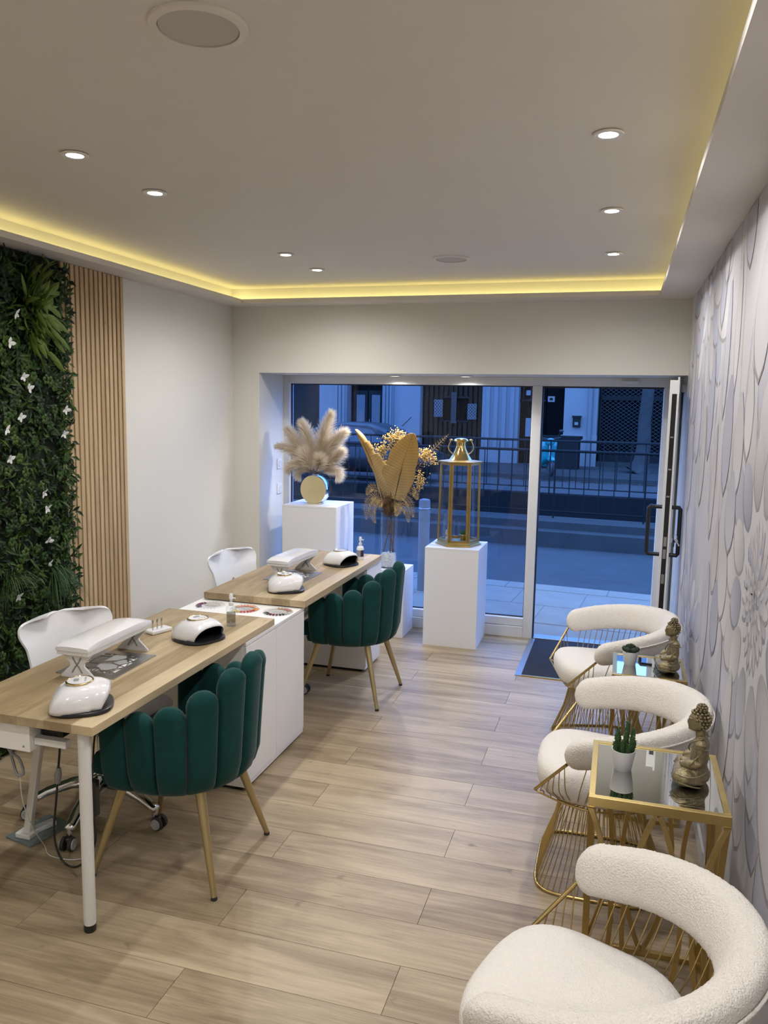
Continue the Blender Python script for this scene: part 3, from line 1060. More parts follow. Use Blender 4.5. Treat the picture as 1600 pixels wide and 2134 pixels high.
hr = hand_rest()
place(hr, (-1.905, 2.635, 0.738), R(1), 'long white padded hand rest on the near desk', 'hand rests')
place(copy_tree(hr), (-1.845, 4.375, 0.748), R(-2), 'long white padded hand rest on the far desk', 'hand rests')


def grate():
    t = thing('dust_grate', 'grate', 'dust grate')
    mb = MB()
    for a in ((-0.125, -0.09, -0.15, 0.15), (0.09, 0.125, -0.15, 0.15), (-0.09, 0.09, -0.15, -0.11), (-0.09, 0.09, 0.11, 0.15)):
        mb.box(a[0], a[1], a[2], a[3], 0.0, 0.004)
    mb.build('frame', M['steel'], t)
    B(-0.09, 0.09, -0.11, 0.11, 0.0, 0.0012).build('filter', M['petalw'], t)
    mb = MB()
    rr = random.Random(5)
    pts = [(rr.uniform(-0.085, 0.085), rr.uniform(-0.105, 0.105)) for _ in range(34)]
    pts += [(-0.09, y) for y in (-0.08, -0.03, 0.04, 0.09)] + [(0.09, y) for y in (-0.09, -0.02, 0.05, 0.1)] + [(x, -0.11) for x in (-0.06, 0.0, 0.06)] + [(x, 0.11) for x in (-0.05, 0.02, 0.07)]
    done = set()
    for i, p in enumerate(pts):
        near = sorted(range(len(pts)), key=lambda j: (pts[j][0] - p[0]) ** 2 + (pts[j][1] - p[1]) ** 2)[1:5]
        for j in near:
            if (min(i, j), max(i, j)) in done:
                continue
            done.add((min(i, j), max(i, j)))
            mb.bar([(p[0], p[1], 0.0026), (pts[j][0], pts[j][1], 0.0026)], 0.0015, 0.0045, (0, 0, 1))
    o = mb.build('lattice', M['steel'], t)
    tag(o, 'dark grille of crossing triangular bars', kind='stuff')
    return t


gr = grate()
place(gr, (-1.895, 2.624, 0.738), R(2), 'grey metal dust grate with triangle grille under the near hand rest', 'dust grates')
place(copy_tree(gr), (-1.835, 4.354, 0.748), R(0), 'grey metal dust grate under the far hand rest', 'dust grates')

# drill bits in a white tray
t = thing('bit_tray', 'small white tray holding upright drill bits on the near desk', 'tray', (-1.955, 3.085, 0.738), R(70))
mb = MB()
mb.box(-0.055, 0.055, -0.03, 0.03, 0.0, 0.018)
mb.build('tray', M['gloss'], t, bev=0.006, seg=3)
for i in range(6):
    x = -0.040 + 0.012 * i
    o = MB().lathe([(0.0, 0.0), (0.0012, 0.0), (0.0012, 0.03), (0.0022, 0.032), (0.0020, 0.042), (0.0, 0.047)], 8, (x, -0.008 + 0.010 * (i % 2), 0.018)).build('drill_bit', M['steel'], t, smooth=True)


def bottle(name, label, loc, kind):
    t = thing(name, label, 'bottle', loc, R(20))
    if kind == 'clear':
        MB().lathe([(0.0, 0.001), (0.022, 0.001), (0.0235, 0.006), (0.0235, 0.082), (0.020, 0.093), (0.010, 0.100), (0.010, 0.106), (0.0, 0.106)], 28).build('flask', M['glass'], t, smooth=True)
        MB().lathe([(0.0, 0.003), (0.0215, 0.003), (0.0215, 0.066), (0.0, 0.066)], 24).build('liquid', glass_mat('clear_liquid', (0.80, 0.80, 0.78), 1.0, 1.2), t, smooth=True)
        mb = MB()
        mb.grid([[(0.0238 * math.cos(a), 0.0238 * math.sin(a), z) for a in [R(-140 + 12 * k) for k in range(10)]] for z in (0.02, 0.072)])
        lb = mb.build('label', glass_mat('sheer_label', (0.55, 0.54, 0.52), 0.6, 1.2), t)
        B(-0.004, 0.004, -0.0245, -0.0240, 0.010, 0.030).build('code_print', M['grey'], lb)
    else:
        MB().lathe([(0.0, 0.0), (0.022, 0.0), (0.024, 0.004), (0.024, 0.078), (0.020, 0.088), (0.011, 0.093), (0.0, 0.093)], 28).build('flask', M['shell'], t, smooth=True)
        for (a0, a1, mt) in ((-170, -85, M['grey']), (-85, -5, mat('purple_label', (0.030, 0.018, 0.055), 0.5, var=0.1))):
            MB().grid([[(0.0244 * math.cos(R(a0 + (a1 - a0) * k / 10)), 0.0244 * math.sin(R(a0 + (a1 - a0) * k / 10)), z) for k in range(11)] for z in (0.022, 0.066)]).build('label', mt, t)
        MB().lathe([(0.0125, 0.088), (0.0185, 0.092), (0.0185, 0.124), (0.012, 0.134), (0.010, 0.134)], 24).build('clear_cap', M['glass'], t, smooth=True)
    zz = 0.098
    MB().lathe([(0.0, zz), (0.011, zz), (0.011, zz + 0.014), (0.006, zz + 0.016), (0.006, zz + 0.030), (0.0095, zz + 0.032), (0.0090, zz + 0.050), (0.006, zz + 0.056), (0.0, zz + 0.056)], 20).build('pump', M['shell'], t, smooth=True)
    MB().tube([(0, 0, zz + 0.036), (0.022, -0.008, zz + 0.036)], 0.0035, 8).build('nozzle', M['shell'], t, smooth=True)
    return t


bottle('spray_bottle', 'clear spray bottle with white pump on the near desk', (-1.696, 3.285, 0.738), 'clear')
bottle('spray_bottle', 'white spray bottle with purple label on the far desk', (-1.628, 5.0, 0.748), 'white')


def swatch(x, y, rz, cols, label):
    t = thing('swatch_wheel', label, 'nail swatches', (x, y, 0.7062), R(rz), 'nail colour wheels')
    MB().lathe([(0.032, 0.002), (0.032, 0.0035), (0.050, 0.0035), (0.050, 0.002)], 32).build('wheel', M['glass'], t)
    tip = MB()
    P = [[(0.048 + 0.030 * s, u * (0.0062 - 0.0025 * s * s), 0.003 + 0.005 * math.sin(PI * s) * (1 - 0.4 * u * u)) for u in (-1, -0.4, 0.4, 1)] for s in (0, 0.3, 0.6, 0.85, 1.0)]
    tip.grid(P)
    pr = {}
    for k in range(26):
        c = cols[k * len(cols) // 26]
        if c not in pr:
            if c is None:
                ma = M['glass']
            else:
                nm = 'polish_%d_%d_%d' % tuple(int(255 * q) for q in c)
                ma = bpy.data.materials.get(nm) or mat(nm, c, 0.15, var=0.02, coat=0.5)
            o = tip.build('nail_tip', ma, t, smooth='all', solid=0.0008, fix=False)
            pr[c] = o
        else:
            o = pr[c].copy()
            COL.objects.link(o)
        o.rotation_euler = (0, 0, 2 * PI * k / 26)
    MB().lathe([(0.0, 0.0), (0.030, 0.0), (0.032, 0.002), (0.0, 0.002)], 24).build('hub', M['glass'], t)


N_ = None
swatch(-2.03, 3.70, 10, [N_, N_, N_, N_, (0.10, 0.01, 0.05), (0.12, 0.012, 0.06), (0.03, 0.01, 0.05), N_, N_, N_, N_], 'nail colour wheel with plum tips, leftmost on the white cabinet')
swatch(-1.83, 3.695, 60, [(0.75, 0.35, 0.25), (0.72, 0.28, 0.22), (0.7, 0.4, 0.3), N_, N_, (0.6, 0.5, 0.08), (0.55, 0.02, 0.02), (0.6, 0.05, 0.03), (0.7, 0.25, 0.05), N_], 'nail colour wheel with red and coral tips, middle one on the white cabinet')
swatch(-1.645, 3.70, 40, [(0.45, 0.22, 0.18), (0.5, 0.30, 0.22), N_, N_, N_, (0.02, 0.02, 0.02), (0.15, 0.01, 0.02), (0.02, 0.02, 0.02), (0.5, 0.5, 0.48), (0.35, 0.2, 0.15)], 'nail colour wheel with black and rose tips, rightmost on the white cabinet')

# ================================================================== seating
def upath(hw, back, front, n):
    """U-shaped plan: from front end (front, +hw) round the back (x=-back) to (front, -hw); returns points and outward normals"""
    pts = []
    cx = -(back - hw)
    seg = front - cx
    tot = 2 * seg + PI * hw
    for i in range(n):
        s = tot * i / (n - 1)
        if s < seg:
            pts.append((Vector((front - s, hw, 0)), Vector((0, 1, 0))))
        elif s < seg + PI * hw:
            a = PI / 2 + (s - seg) / hw
            pts.append((Vector((cx + hw * math.cos(a), hw * math.sin(a), 0)), Vector((math.cos(a), math.sin(a), 0))))
        else:
            pts.append((Vector((cx + (s - seg - PI * hw), -hw, 0)), Vector((0, -1, 0))))
    return pts, tot


def shell_chair():
    """green velvet tub chair, front = +x"""
    t = thing('velvet_chair', 'chair', 'chair')
    N = 11
    hw = 0.262
    pts, tot = upath(hw, 0.262, 0.165, 2 * N + 1)
    heights = [0.67, 0.69, 0.715, 0.765, 0.825, 0.855]
    heights = heights + heights[-2::-1]
    zb = 0.365
    for k in range(N):
        p, nr = pts[2 * k + 1]
        tang = Vector((-nr.y, nr.x, 0))
        w = tot / N * 0.5 * 1.10
        H = heights[k]
        rings = []
        zs = [0.0, 0.012, 0.035, 0.09] + [0.09 + (H - zb - 0.09 - w) * j / 4 for j in range(1, 5)]
        flare = 0.030 * (H - zb) / 0.48
        ring_specs = []
        for z in zs:
            s = z / (H - zb)
            wk = w * (0.88 + 0.14 * min(1, s * 1.1))
            tk = 0.032
            if z < 0.05:
                wk *= 0.94 + 0.06 * (z / 0.05) ** 0.5
                tk = 0.032 * (0.35 + 0.65 * (z / 0.05) ** 0.5)
            inw = -0.03 * (1 - min(1, z / 0.09)) ** 2
            ring_specs.append((z, wk, tk, flare * s ** 1.2 + inw))
        wtop = w * 1.02
        for a in (20, 40, 58, 72, 83):
            z = H - zb - w + w * math.sin(R(a)) * 1.0
            ring_specs.append((z, wtop * max(math.cos(R(a)), 0.05), 0.032 * max(math.cos(R(a * 0.92)), 0.15), flare))
        for (z, wk, tk, fl) in ring_specs:
            r = []
            for j in range(14):
                a = 2 * PI * j / 14
                ca, sa = math.cos(a), math.sin(a)
                u = wk * abs(ca) ** 0.65 * (1 if ca > 0 else -1)
                v = tk * abs(sa) ** 0.75 * (1 if sa > 0 else -1)
                c = p + nr * fl + tang * u + nr * v
                r.append((c.x, c.y, zb + z))
            rings.append(r)
        MB().loft(rings).build('back_channel', M['velvet'], t, smooth='all')
    # under-shell and seat cushion
    P2, _ = upath(0.235, 0.245, 0.20, 26)
    base = [(p.x, p.y) for p, _n in P2]
    def ringz(s, z):
        return [((x - 0.0) * s, y * s, z) for x, y in base]
    MB().loft([ringz(0.80, 0.352), ringz(0.97, 0.372), ringz(1.0, 0.40)]).build('under_shell', M['velvet'], t, smooth=True)
    P3, _ = upath(0.222, 0.225, 0.245, 26)
    base = [(p.x, p.y) for p, _n in P3]
    MB().loft([ringz(0.97, 0.40), ringz(1.0, 0.42), ringz(1.0, 0.46), ringz(0.96, 0.482), ringz(0.80, 0.49)]).build('seat_cushion', M['velvet'], t, smooth=True)
    for sx, sy in ((1, 1), (1, -1), (-1, 1), (-1, -1)):
        a, b_ = Vector((0.155 * sx, 0.15 * sy, 0.362)), Vector((0.250 * sx, 0.232 * sy, 0.010))
        lg = MB().tube([a, a.lerp(b_, 0.5), b_], [0.0195, 0.0150, 0.0105], 14).build('leg', M['leg'], t, smooth=True)
        MB().lathe([(0.0, 0.0), (0.0115, 0.0), (0.0115, 0.011), (0.0, 0.011)], 12, (b_.x, b_.y, 0)).build('foot_tip', M['rubber'], lg)
    return t


gc = shell_chair()
place(gc, (-1.565, 2.62, 0), R(181), 'dark green velvet tub chair at the near desk', 'green velvet chairs')
place(copy_tree(gc), (-1.525, 4.54, 0), R(178), 'dark green velvet tub chair at the far desk', 'green velvet chairs')


def swivel():
    """white shell swivel chair, front = +x"""
    t = thing('swivel_chair', 'chair', 'chair')
    prof = [(0.235, 0.435, 0.36), (0.22, 0.455, 0.42), (0.14, 0.462, 0.455), (0.02, 0.455, 0.45), (-0.10, 0.455, 0.42), (-0.165, 0.475, 0.37), (-0.205, 0.53, 0.37), (-0.225, 0.60, 0.38), (-0.240, 0.67, 0.42), (-0.255, 0.73, 0.47), (-0.270, 0.785, 0.525), (-0.278, 0.812, 0.53), (-0.283, 0.830, 0.515), (-0.2865, 0.843, 0.48), (-0.2885, 0.851, 0.425), (-0.290, 0.856, 0.34), (-0.291, 0.859, 0.20)]
    fine = bez([Vector(q) for q in prof], 4)
    prof = [(q.x, q.y, q.z) for q in fine]
    prof = [(x, z - 0.012 * max(0, (z - 0.6) / 0.26), w * (1 - 0.16 * min(1, max(0, (z - 0.62) / 0.12)))) for x, z, w in prof]
    P = []
    for (x, z, w) in prof:
        row = []
        for j in range(13):
            u = -1 + 2 * j / 12
            lift = 0.035 * abs(u) ** 2.2
            k_ = min(1.0, max(0.0, (z - 0.455) / 0.10))
            row.append((x + lift * 1.5 * k_, u * w / 2, z + lift * (1 - k_)))
        P.append(row)
    th = 0.0045
    rings = []
    for i, row in enumerate(P):
        up_, lo_ = [], []
        for j, q in enumerate(row):
            a = Vector(P[min(i + 1, len(P) - 1)][j]) - Vector(P[max(i - 1, 0)][j])
            b_ = Vector(row[min(j + 1, 12)]) - Vector(row[max(j - 1, 0)])
            nn = a.cross(b_).normalized() * th
            up_.append(Vector(q) + nn)
            lo_.append(Vector(q) - nn)
        rings.append(up_ + lo_[::-1])
    MB().loft(rings).build('seat_shell', M['shell'], t, smooth=True)
    MB().ell((-0.2185, 0.0, 0.655), (0.006, 0.012, 0.024), 14, 8).build('back_slot', M['grey'], t, smooth='all')
    MB().lathe([(0.0, 0.385), (0.10, 0.385), (0.11, 0.40), (0.11, 0.43), (0.0, 0.435)], 20, (0.0, 0, 0)).build('seat_plate', M['grey'], t, smooth=True)
    MB().lathe([(0.0, 0.10), (0.028, 0.10), (0.028, 0.24), (0.018, 0.24), (0.018, 0.39), (0.0, 0.39)], 18).build('gas_lift', M['chrome'], t, smooth=True)
    for k in range(5):
        a = 2 * PI * k / 5 + R(12)
        d = Vector((math.cos(a), math.sin(a), 0))
        arm = MB().tube([d * 0.02 + Vector((0, 0, 0.150)), d * 0.12 + Vector((0, 0, 0.145)), d * 0.22 + Vector((0, 0, 0.115)), d * 0.275 + Vector((0, 0, 0.088)), d * 0.295 + Vector((0, 0, 0.082))], [0.036, 0.028, 0.024, 0.021, 0.018], 12, squash=(0.8, 1.1)).build('base_arm', M['chrome'], t, smooth='all')
        cst = MB().lathe([(0.0, 0.052), (0.014, 0.052), (0.014, 0.086), (0.0, 0.088)], 12, tuple(d * 0.285)).build('caster', M['chrome'], t, smooth=True)
        sd = Vector((-d.y, d.x, 0))
        off = d * 0.305
        q = sd.to_track_quat('Z', 'Y').to_matrix()
        for s in (-1, 1):
            mb = MB()
            prof_w = [(0.0, 0.004), (0.012, 0.004), (0.013, 0.012), (0.019, 0.012), (0.0265, 0.010), (0.0275, 0.004), (0.0265, -0.004), (0.0, -0.006)]
            m2 = MB().lathe([(r, z * s) for r, z in prof_w], 20)
            mb.add([q @ Vector(p) + off + sd * 0.013 * s + Vector((0, 0, 0.0278)) for p in m2.v], m2.f)
            mb.build('wheel', M['rubber'], cst, smooth=True)
            mb = MB()
            m2 = MB().lathe([(0.014, 0.0122 * s), (0.014, 0.0145 * s), (0.0215, 0.0145 * s), (0.0225, 0.011 * s)], 20)
            mb.add([q @ Vector(p) + off + sd * 0.013 * s + Vector((0, 0, 0.0278)) for p in m2.v], m2.f)
            mb.build('wheel_rim', M['lgrey'], cst, smooth=True)
        MB().ell(off + Vector((0, 0, 0.040)) - d * 0.01, (0.022, 0.022, 0.018), 12, 8).build('caster_hood', M['black'], cst, smooth='all')
    return t


sw = swivel()
place(sw, (-2.065, 2.80, 0), R(-20), 'white shell swivel chair behind the near desk by the plant wall', 'white swivel chairs')
place(copy_tree(sw), (-2.09, 4.44, 0), R(-14), 'white shell swivel chair behind the far desk', 'white swivel chairs')


def wire_chair():
    """cream wool armchair on a gold wire base, front = +x"""
    t = thing('wire_armchair', 'chair', 'armchair')
    # --- padded rail: arms and back in one
    NP = 301
    rb = random.Random(21)
    pts, tot = upath(0.312, 0.315, 0.135, NP)
    rings = []
    seam = []
    rim = []
    for i, (p, nr) in enumerate(pts):
        s = abs(-1 + 2 * i / (NP - 1))           # 1 at the arm ends, 0 at the middle of the back
        zc = 0.650 - 0.070 * s ** 1.7
        hz = 0.070 - 0.014 * s ** 2
        tk = 0.047 - 0.004 * s
        end = (1 - s) * tot / 2
        k = 1.0
        if end < 0.055:
            k = math.sqrt(max(1 - ((0.055 - end) / 0.055) ** 2, 0.0))
            k = max(k, 0.06)
        hz, tk = hz * k, tk * k
        r = []
        for j in range(40):
            a = 2 * PI * j / 40
            ca, sa = math.cos(a), math.sin(a)
            fz = 1 + rb.gauss(0, 0.011) * k
            u = fz * tk * abs(ca) ** 0.75 * (1 if ca > 0 else -1)
            v = fz * hz * abs(sa) ** 0.80 * (1 if sa > 0 else -1)
            lean = 0.018 * (v / 0.07)
            c = p + nr * (u + lean)
            r.append((c.x, c.y, zc + v))
        rings.append(r)
        rim.append((p.copy(), nr.copy(), zc - hz * 0.92))
        if 26 <= i <= NP - 27 and i % 3 == 0:
            c = p + nr * (tk * 0.93 + 0.014)
            seam.append((c.x, c.y, zc + hz * 0.42))
    ab = MB().loft(rings).build('arm_and_back_cushion', M['boucle'], t, smooth='all')
    MB().tube(seam, 0.0038, 6).build('piping', M['boucle'], ab, smooth='all')
    # --- seat pad
    outline = []
    for j in range(48):
        a = 2 * PI * j / 48
        ca, sa = math.cos(a), math.sin(a)
        x = 0.235 * abs(ca) ** 0.62 * (1 if ca > 0 else -1)
        y = (0.245 if ca > 0 else 0.245 - 0.02 * abs(ca)) * abs(sa) ** 0.72 * (1 if sa > 0 else -1)
        outline.append((x + 0.015, y))
    mb = MB()
    rr = []
    for s, z in ((0.80, 0.350), (0.93, 0.360), (0.985, 0.385), (1.0, 0.412), (0.985, 0.436), (0.93, 0.454), (0.80, 0.463), (0.5, 0.466), (0.2, 0.467)):
        rr.append([(x * s, y * s, z + (0.018 * max(0, x / 0.25) * (1 if z > 0.4 else 0.3))) for x, y in outline])
    mb.loft(rr)
    mb.build('seat_pad', M['pad'], t, smooth='all')
    # --- front rods from arm ends to the seat corners, and the pan rail
    def pan(u):
        """lower pan ring, u in 0..1 from front-left corner round the back to front-right"""
        q, _t = upath(0.215, 0.215, 0.215, 101)
        i = min(100, max(0, u * 100))
        a, b_ = q[int(i)][0], q[min(100, int(i) + 1)][0]
        return a.lerp(b_, i - int(i))
    rods = []
    for sgn in (1, -1):
        a = Vector((0.125, 0.312 * sgn, 0.545))
        b_ = Vector((0.238, 0.215 * sgn, 0.392))
        MB().tube([a, b_], 0.006, 8).build('front_rod', M['wire'], t, smooth=True)
        rods.append((a, b_))
    rail = [pan(i / 60) for i in range(61)]
    def panz(p):
        return 0.340 + 0.045 * max(0.0, min(1.0, (p.x - 0.05) / 0.18)) ** 1.5
    MB().tube([(rods[0][1])] + [(p.x, p.y, panz(p)) for p in rail] + [(rods[1][1])], 0.0036, 7).build('pan_rail', M['wire'], t, smooth='all')
    MB().tube([(0.238, 0.215, 0.392), (0.226, 0.13, 0.366), (0.226, 0.0, 0.360), (0.226, -0.13, 0.366), (0.238, -0.215, 0.392)], 0.004, 7).build('front_rail', M['wire'], t, smooth='all')
    # --- basket wires
    mb = MB()
    NW = 46
    for k in range(NW):
        u = (k + 0.5) / NW
        if u < 0.10 or u > 0.90:
            sgn = 0 if u < 0.5 else 1
            f = (u / 0.10) if u < 0.5 else ((1 - u) / 0.10)
            a, b_ = rods[sgn]
            top = b_.lerp(a, 0.25 + 0.70 * f)
        else:
            v = (u - 0.10) / 0.80
            i = 13 + v * (NP - 27)
            p, nr, zz = rim[int(i)]
            top = Vector((p.x, p.y, zz + 0.006))
        bt = pan(u)
        bt = Vector((bt.x, bt.y, panz(bt)))
        mid = top.lerp(bt, 0.55) + Vector((bt.x, bt.y, 0)).normalized() * 0.020
        low = bt + Vector((bt.x, bt.y, 0)) * 0.03 + Vector((0, 0, 0.020))
        mb.tube(bez([top, mid, low, bt], 4), 0.0020, 5, caps=False)
        # short return under the pan towards the waist
        w = Vector((bt.x * 0.62, bt.y * 0.62, 0.322))
        mb.tube([bt, bt.lerp(w, 0.5) + Vector((0, 0, -0.006)), w], 0.0020, 5, caps=False)
    tag(mb.build('basket_wires', M['wire'], t, smooth='all', fix=False), kind='stuff')
    # --- base
    def rrect(h, rad, n, front_h):
        out = []
        for j in range(n):
            a = 2 * PI * j / n
            ca, sa = math.cos(a), math.sin(a)
            e = 0.36 if ca > 0 else 0.55
            x = (front_h if ca > 0 else h) * abs(ca) ** e * (1 if ca > 0 else -1)
            y = h * abs(sa) ** (0.40) * (1 if sa > 0 else -1)
            out.append(Vector((x, y, 0)))
        # even spacing
        L = [0.0]
        for i in range(n):
            L.append(L[-1] + (out[(i + 1) % n] - out[i]).length)
        res = []
        for i in range(n):
            s = L[-1] * i / n
            q = max(j for j in range(n + 1) if L[j] <= s + 1e-9)
            q = min(q, n - 1)
            f = (s - L[q]) / max(L[q + 1] - L[q], 1e-9)
            res.append(out[q].lerp(out[(q + 1) % n], f))
        return res
    NB = 76
    bot = rrect(0.232, 0.05, NB, 0.232)
    top = rrect(0.140, 0.05, NB, 0.150)
    MB().tube([(p.x, p.y, 0.0065) for p in bot], 0.0062, 8, closed=True).build('base_ring', M['wire'], t, smooth='all')
    MB().tube([(p.x, p.y, 0.320) for p in top], 0.0045, 8, closed=True).build('waist_ring', M['wire'], t, smooth='all')
    mb = MB()
    for a, b_ in zip(bot, top):
        A, Bq = Vector((a.x, a.y, 0.010)), Vector((b_.x, b_.y, 0.320))
        mid = A.lerp(Bq, 0.5) - Vector((a.x, a.y, 0)) * 0.05
        mb.tube([A, mid, Bq], 0.0020, 5, caps=False)
    tag(mb.build('base_wires', M['wire'], t, smooth='all', fix=False), kind='stuff')
    return t


wc = wire_chair()
place(wc, (0.005, 3.03, 0), R(180), 'cream wool armchair on gold wire base, middle of the three by the wall', 'cream wire armchairs')
place(copy_tree(wc), (-0.025, 4.25, 0), R(196), 'cream wool armchair farthest from the viewer, next to the door mat', 'cream wire armchairs')
place(copy_tree(wc), (-0.015, 1.692, 0), R(163), 'cream wool armchair closest to the viewer, cut by the lower right corner', 'cream wire armchairs')


# ------------------------------------------------------------------ mirror side tables
def side_table(name, label, x0, x1, y0, y1, h):
    t = thing(name, label, 'side table', ((x0 + x1) / 2, (y0 + y1) / 2, 0), 0, 'mirror-topped side tables')
    hx, hy = (x1 - x0) / 2, (y1 - y0) / 2
    w = 0.018
    for nm, z0, z1 in (('top_frame', h - 0.028, h), ('base_frame', 0.0, 0.018)):
        mb = MB()
        mb.box(-hx, hx, -hy, -hy + w, z0, z1)
        mb.box(-hx, hx, hy - w, hy, z0, z1)
        mb.box(-hx, -hx + w, -hy + w, hy - w, z0, z1)
        mb.box(hx - w, hx, -hy + w, hy - w, z0, z1)
        mb.build(nm, M['gold'], t, bev=0.0012)
    B(-hx + w, hx - w, -hy + w, hy - w, h - 0.008, h - 0.003).build('mirror_top', M['mirror'], t)
    def arc(p0, p1, bulge, side):
        pts = []
        for i in range(17):
            s = i / 16
            z = 0.016 + (h - 0.042) * s
            q = p0 + (p1 - p0) * math.sin(PI * s) ** 0.9
            pts.append(Vector((q.x, q.y, z)))
        return MB().bar(pts, 0.017, 0.013, side)
    e = w / 2
    for face in range(4):
        if face < 2:
            y = (-hy + e) if face == 0 else (hy - e)
            ends = [(-hx + 0.004, -hx * 0.5), (0.004, hx * 0.5), (-0.004, -hx * 0.5), (hx - 0.004, hx * 0.5)]
            for a, b_ in ends:
                arc(Vector((a, y, 0)), Vector((a + (b_ - a) * 0.82, y, 0)), 0, (0, 1, 0)).build('curved_leg', M['gold'], t, smooth=True)
        else:
            x = (-hx + e) if face == 2 else (hx - e)
            ends = [(-hy + 0.004, -hy * 0.5), (0.004, hy * 0.5), (-0.004, -hy * 0.5), (hy - 0.004, hy * 0.5)]
            for a, b_ in ends:
                arc(Vector((x, a, 0)), Vector((x, a + (b_ - a) * 0.82, 0)), 0, (1, 0, 0)).build('curved_leg', M['gold'], t, smooth=True)
    return t


TZ1, TZ2 = 0.71, 0.65
side_table('side_table', 'larger mirror-topped gold side table between the two nearer armchairs', -0.033, 0.335, 2.170, 2.572, TZ1)
side_table('side_table', 'smaller mirror-topped gold side table between the two farther armchairs', 0.018, 0.322, 3.452, 3.772, TZ2)

def cactus_pot(name, label, loc, r, h, kind):
    t = thing(name, label, 'potted cactus', loc)
    MB().lathe([(0.0, 0.0), (r * 0.70, 0.0), (r * 0.74, 0.003), (r, h - 0.004), (r, h), (r * 0.93, h), (r * 0.90, h - 0.010), (r * 0.88, h - 0.012), (0.0, h - 0.012)], 32).build('pot', M['pot'], t, smooth=True)
    MB().lathe([(0.0, h - 0.006), (r * 0.6, h - 0.008), (r * 0.895, h - 0.011), (r * 0.88, h - 0.013), (0.0, h - 0.013)], 24).build('soil', M['soil'], t, smooth=True)
    rr = random.Random(len(label))

    def column(cx, cy, hh, rad, tilt, mt, ribs=7):
        rings = []
        for i in range(11):
            s = i / 10
            k = (1 - max(0, (s - 0.7) / 0.3) ** 2.2) * (0.85 + 0.15 * math.sin(PI * s)) if s < 1 else 0.08
            k *= 1 + 0.08 * (1 if i % 2 else -1)
            rings.append([(cx + tilt[0] * s * hh + rad * k * (1 + 0.22 * math.cos(ribs * 2 * PI * j / 28)) * math.cos(2 * PI * j / 28), cy + tilt[1] * s * hh + rad * k * (1 + 0.22 * math.cos(ribs * 2 * PI * j / 28)) * math.sin(2 * PI * j / 28), h - 0.012 + s * hh) for j in range(28)])
        MB().loft(rings).build('cactus_stem', mt, t, smooth='all')
    if kind == 'tall':
        knobs = MB()
        for cx, cy, hh, rad, tl in [(0.004, 0.006, 0.098, 0.0065, (0.05, 0.05)), (-0.014, -0.004, 0.062, 0.0065, (-0.15, 0)), (0.016, -0.008, 0.064, 0.006, (0.15, -0.1)), (-0.004, -0.016, 0.050, 0.006, (0, -0.1)), (-0.012, 0.014, 0.070, 0.006, (-0.1, 0.1)), (0.018, 0.012, 0.076, 0.006, (0.12, 0.1)), (0.004, -0.004, 0.072, 0.0065, (0, 0)), (-0.020, -0.012, 0.040, 0.0055, (-0.2, -0.1)), (0.022, 0.0, 0.044, 0.0055, (0.2, 0)), (0.010, -0.020, 0.042, 0.0055, (0.1, -0.2))]:
            column(cx, cy, hh, rad, tl, M['cactus'])
            nk = int(hh / 0.0016)
            for q in range(nk):
                s_ = 0.1 + 0.88 * q / nk
                a = q * 2.4
                k = 1 - 0.45 * max(0, (s_ - 0.7) / 0.3)
                d = Vector((math.cos(a), math.sin(a), 0.5)).normalized()
                p = Vector((cx + tl[0] * s_ * hh, cy + tl[1] * s_ * hh, h - 0.012 + s_ * hh)) + Vector((d.x, d.y, 0)) * rad * k * 0.8
                knobs.tube([p, p + d * 0.0055], [0.0017, 0.0005], 5)
        tag(knobs.build('knobs', M['cactus'], t, smooth='all'), kind='stuff')
    else:
        for q in range(7):
            a = 2 * PI * q / 6
            rad0 = 0.0 if q == 6 else 0.017
            column(rad0 * math.cos(a), rad0 * math.sin(a), 0.034 if q < 6 else 0.046, 0.0125, (0.3 * math.cos(a) if q < 6 else 0, 0.3 * math.sin(a) if q < 6 else 0), M['cactus2'], 9)
        mb = MB()
        for q in range(160):
            a, b_ = rr.uniform(0, 2 * PI), rr.uniform(0.1, 1.3)
            d = Vector((math.cos(a) * math.cos(b_), math.sin(a) * math.cos(b_), math.sin(b_)))
            p = Vector((0, 0, h - 0.006)) + Vector((d.x * 0.026, d.y * 0.026, d.z * 0.036))
            mb.tube([p, p + d * 0.007], [0.0009, 0.0002], 4)
        tag(mb.build('spines', M['cactus2'], t), kind='stuff')
    return t


cactus_pot('potted_cactus', 'small white pot with upright green cactus on the near mirror table', (0.057, 2.385, TZ1 - 0.003), 0.0345, 0.062, 'tall')
cactus_pot('potted_cactus', 'small white pot with dark round cactus on the far mirror table', (0.090, 3.62, TZ2 - 0.003), 0.034, 0.062, 'round')


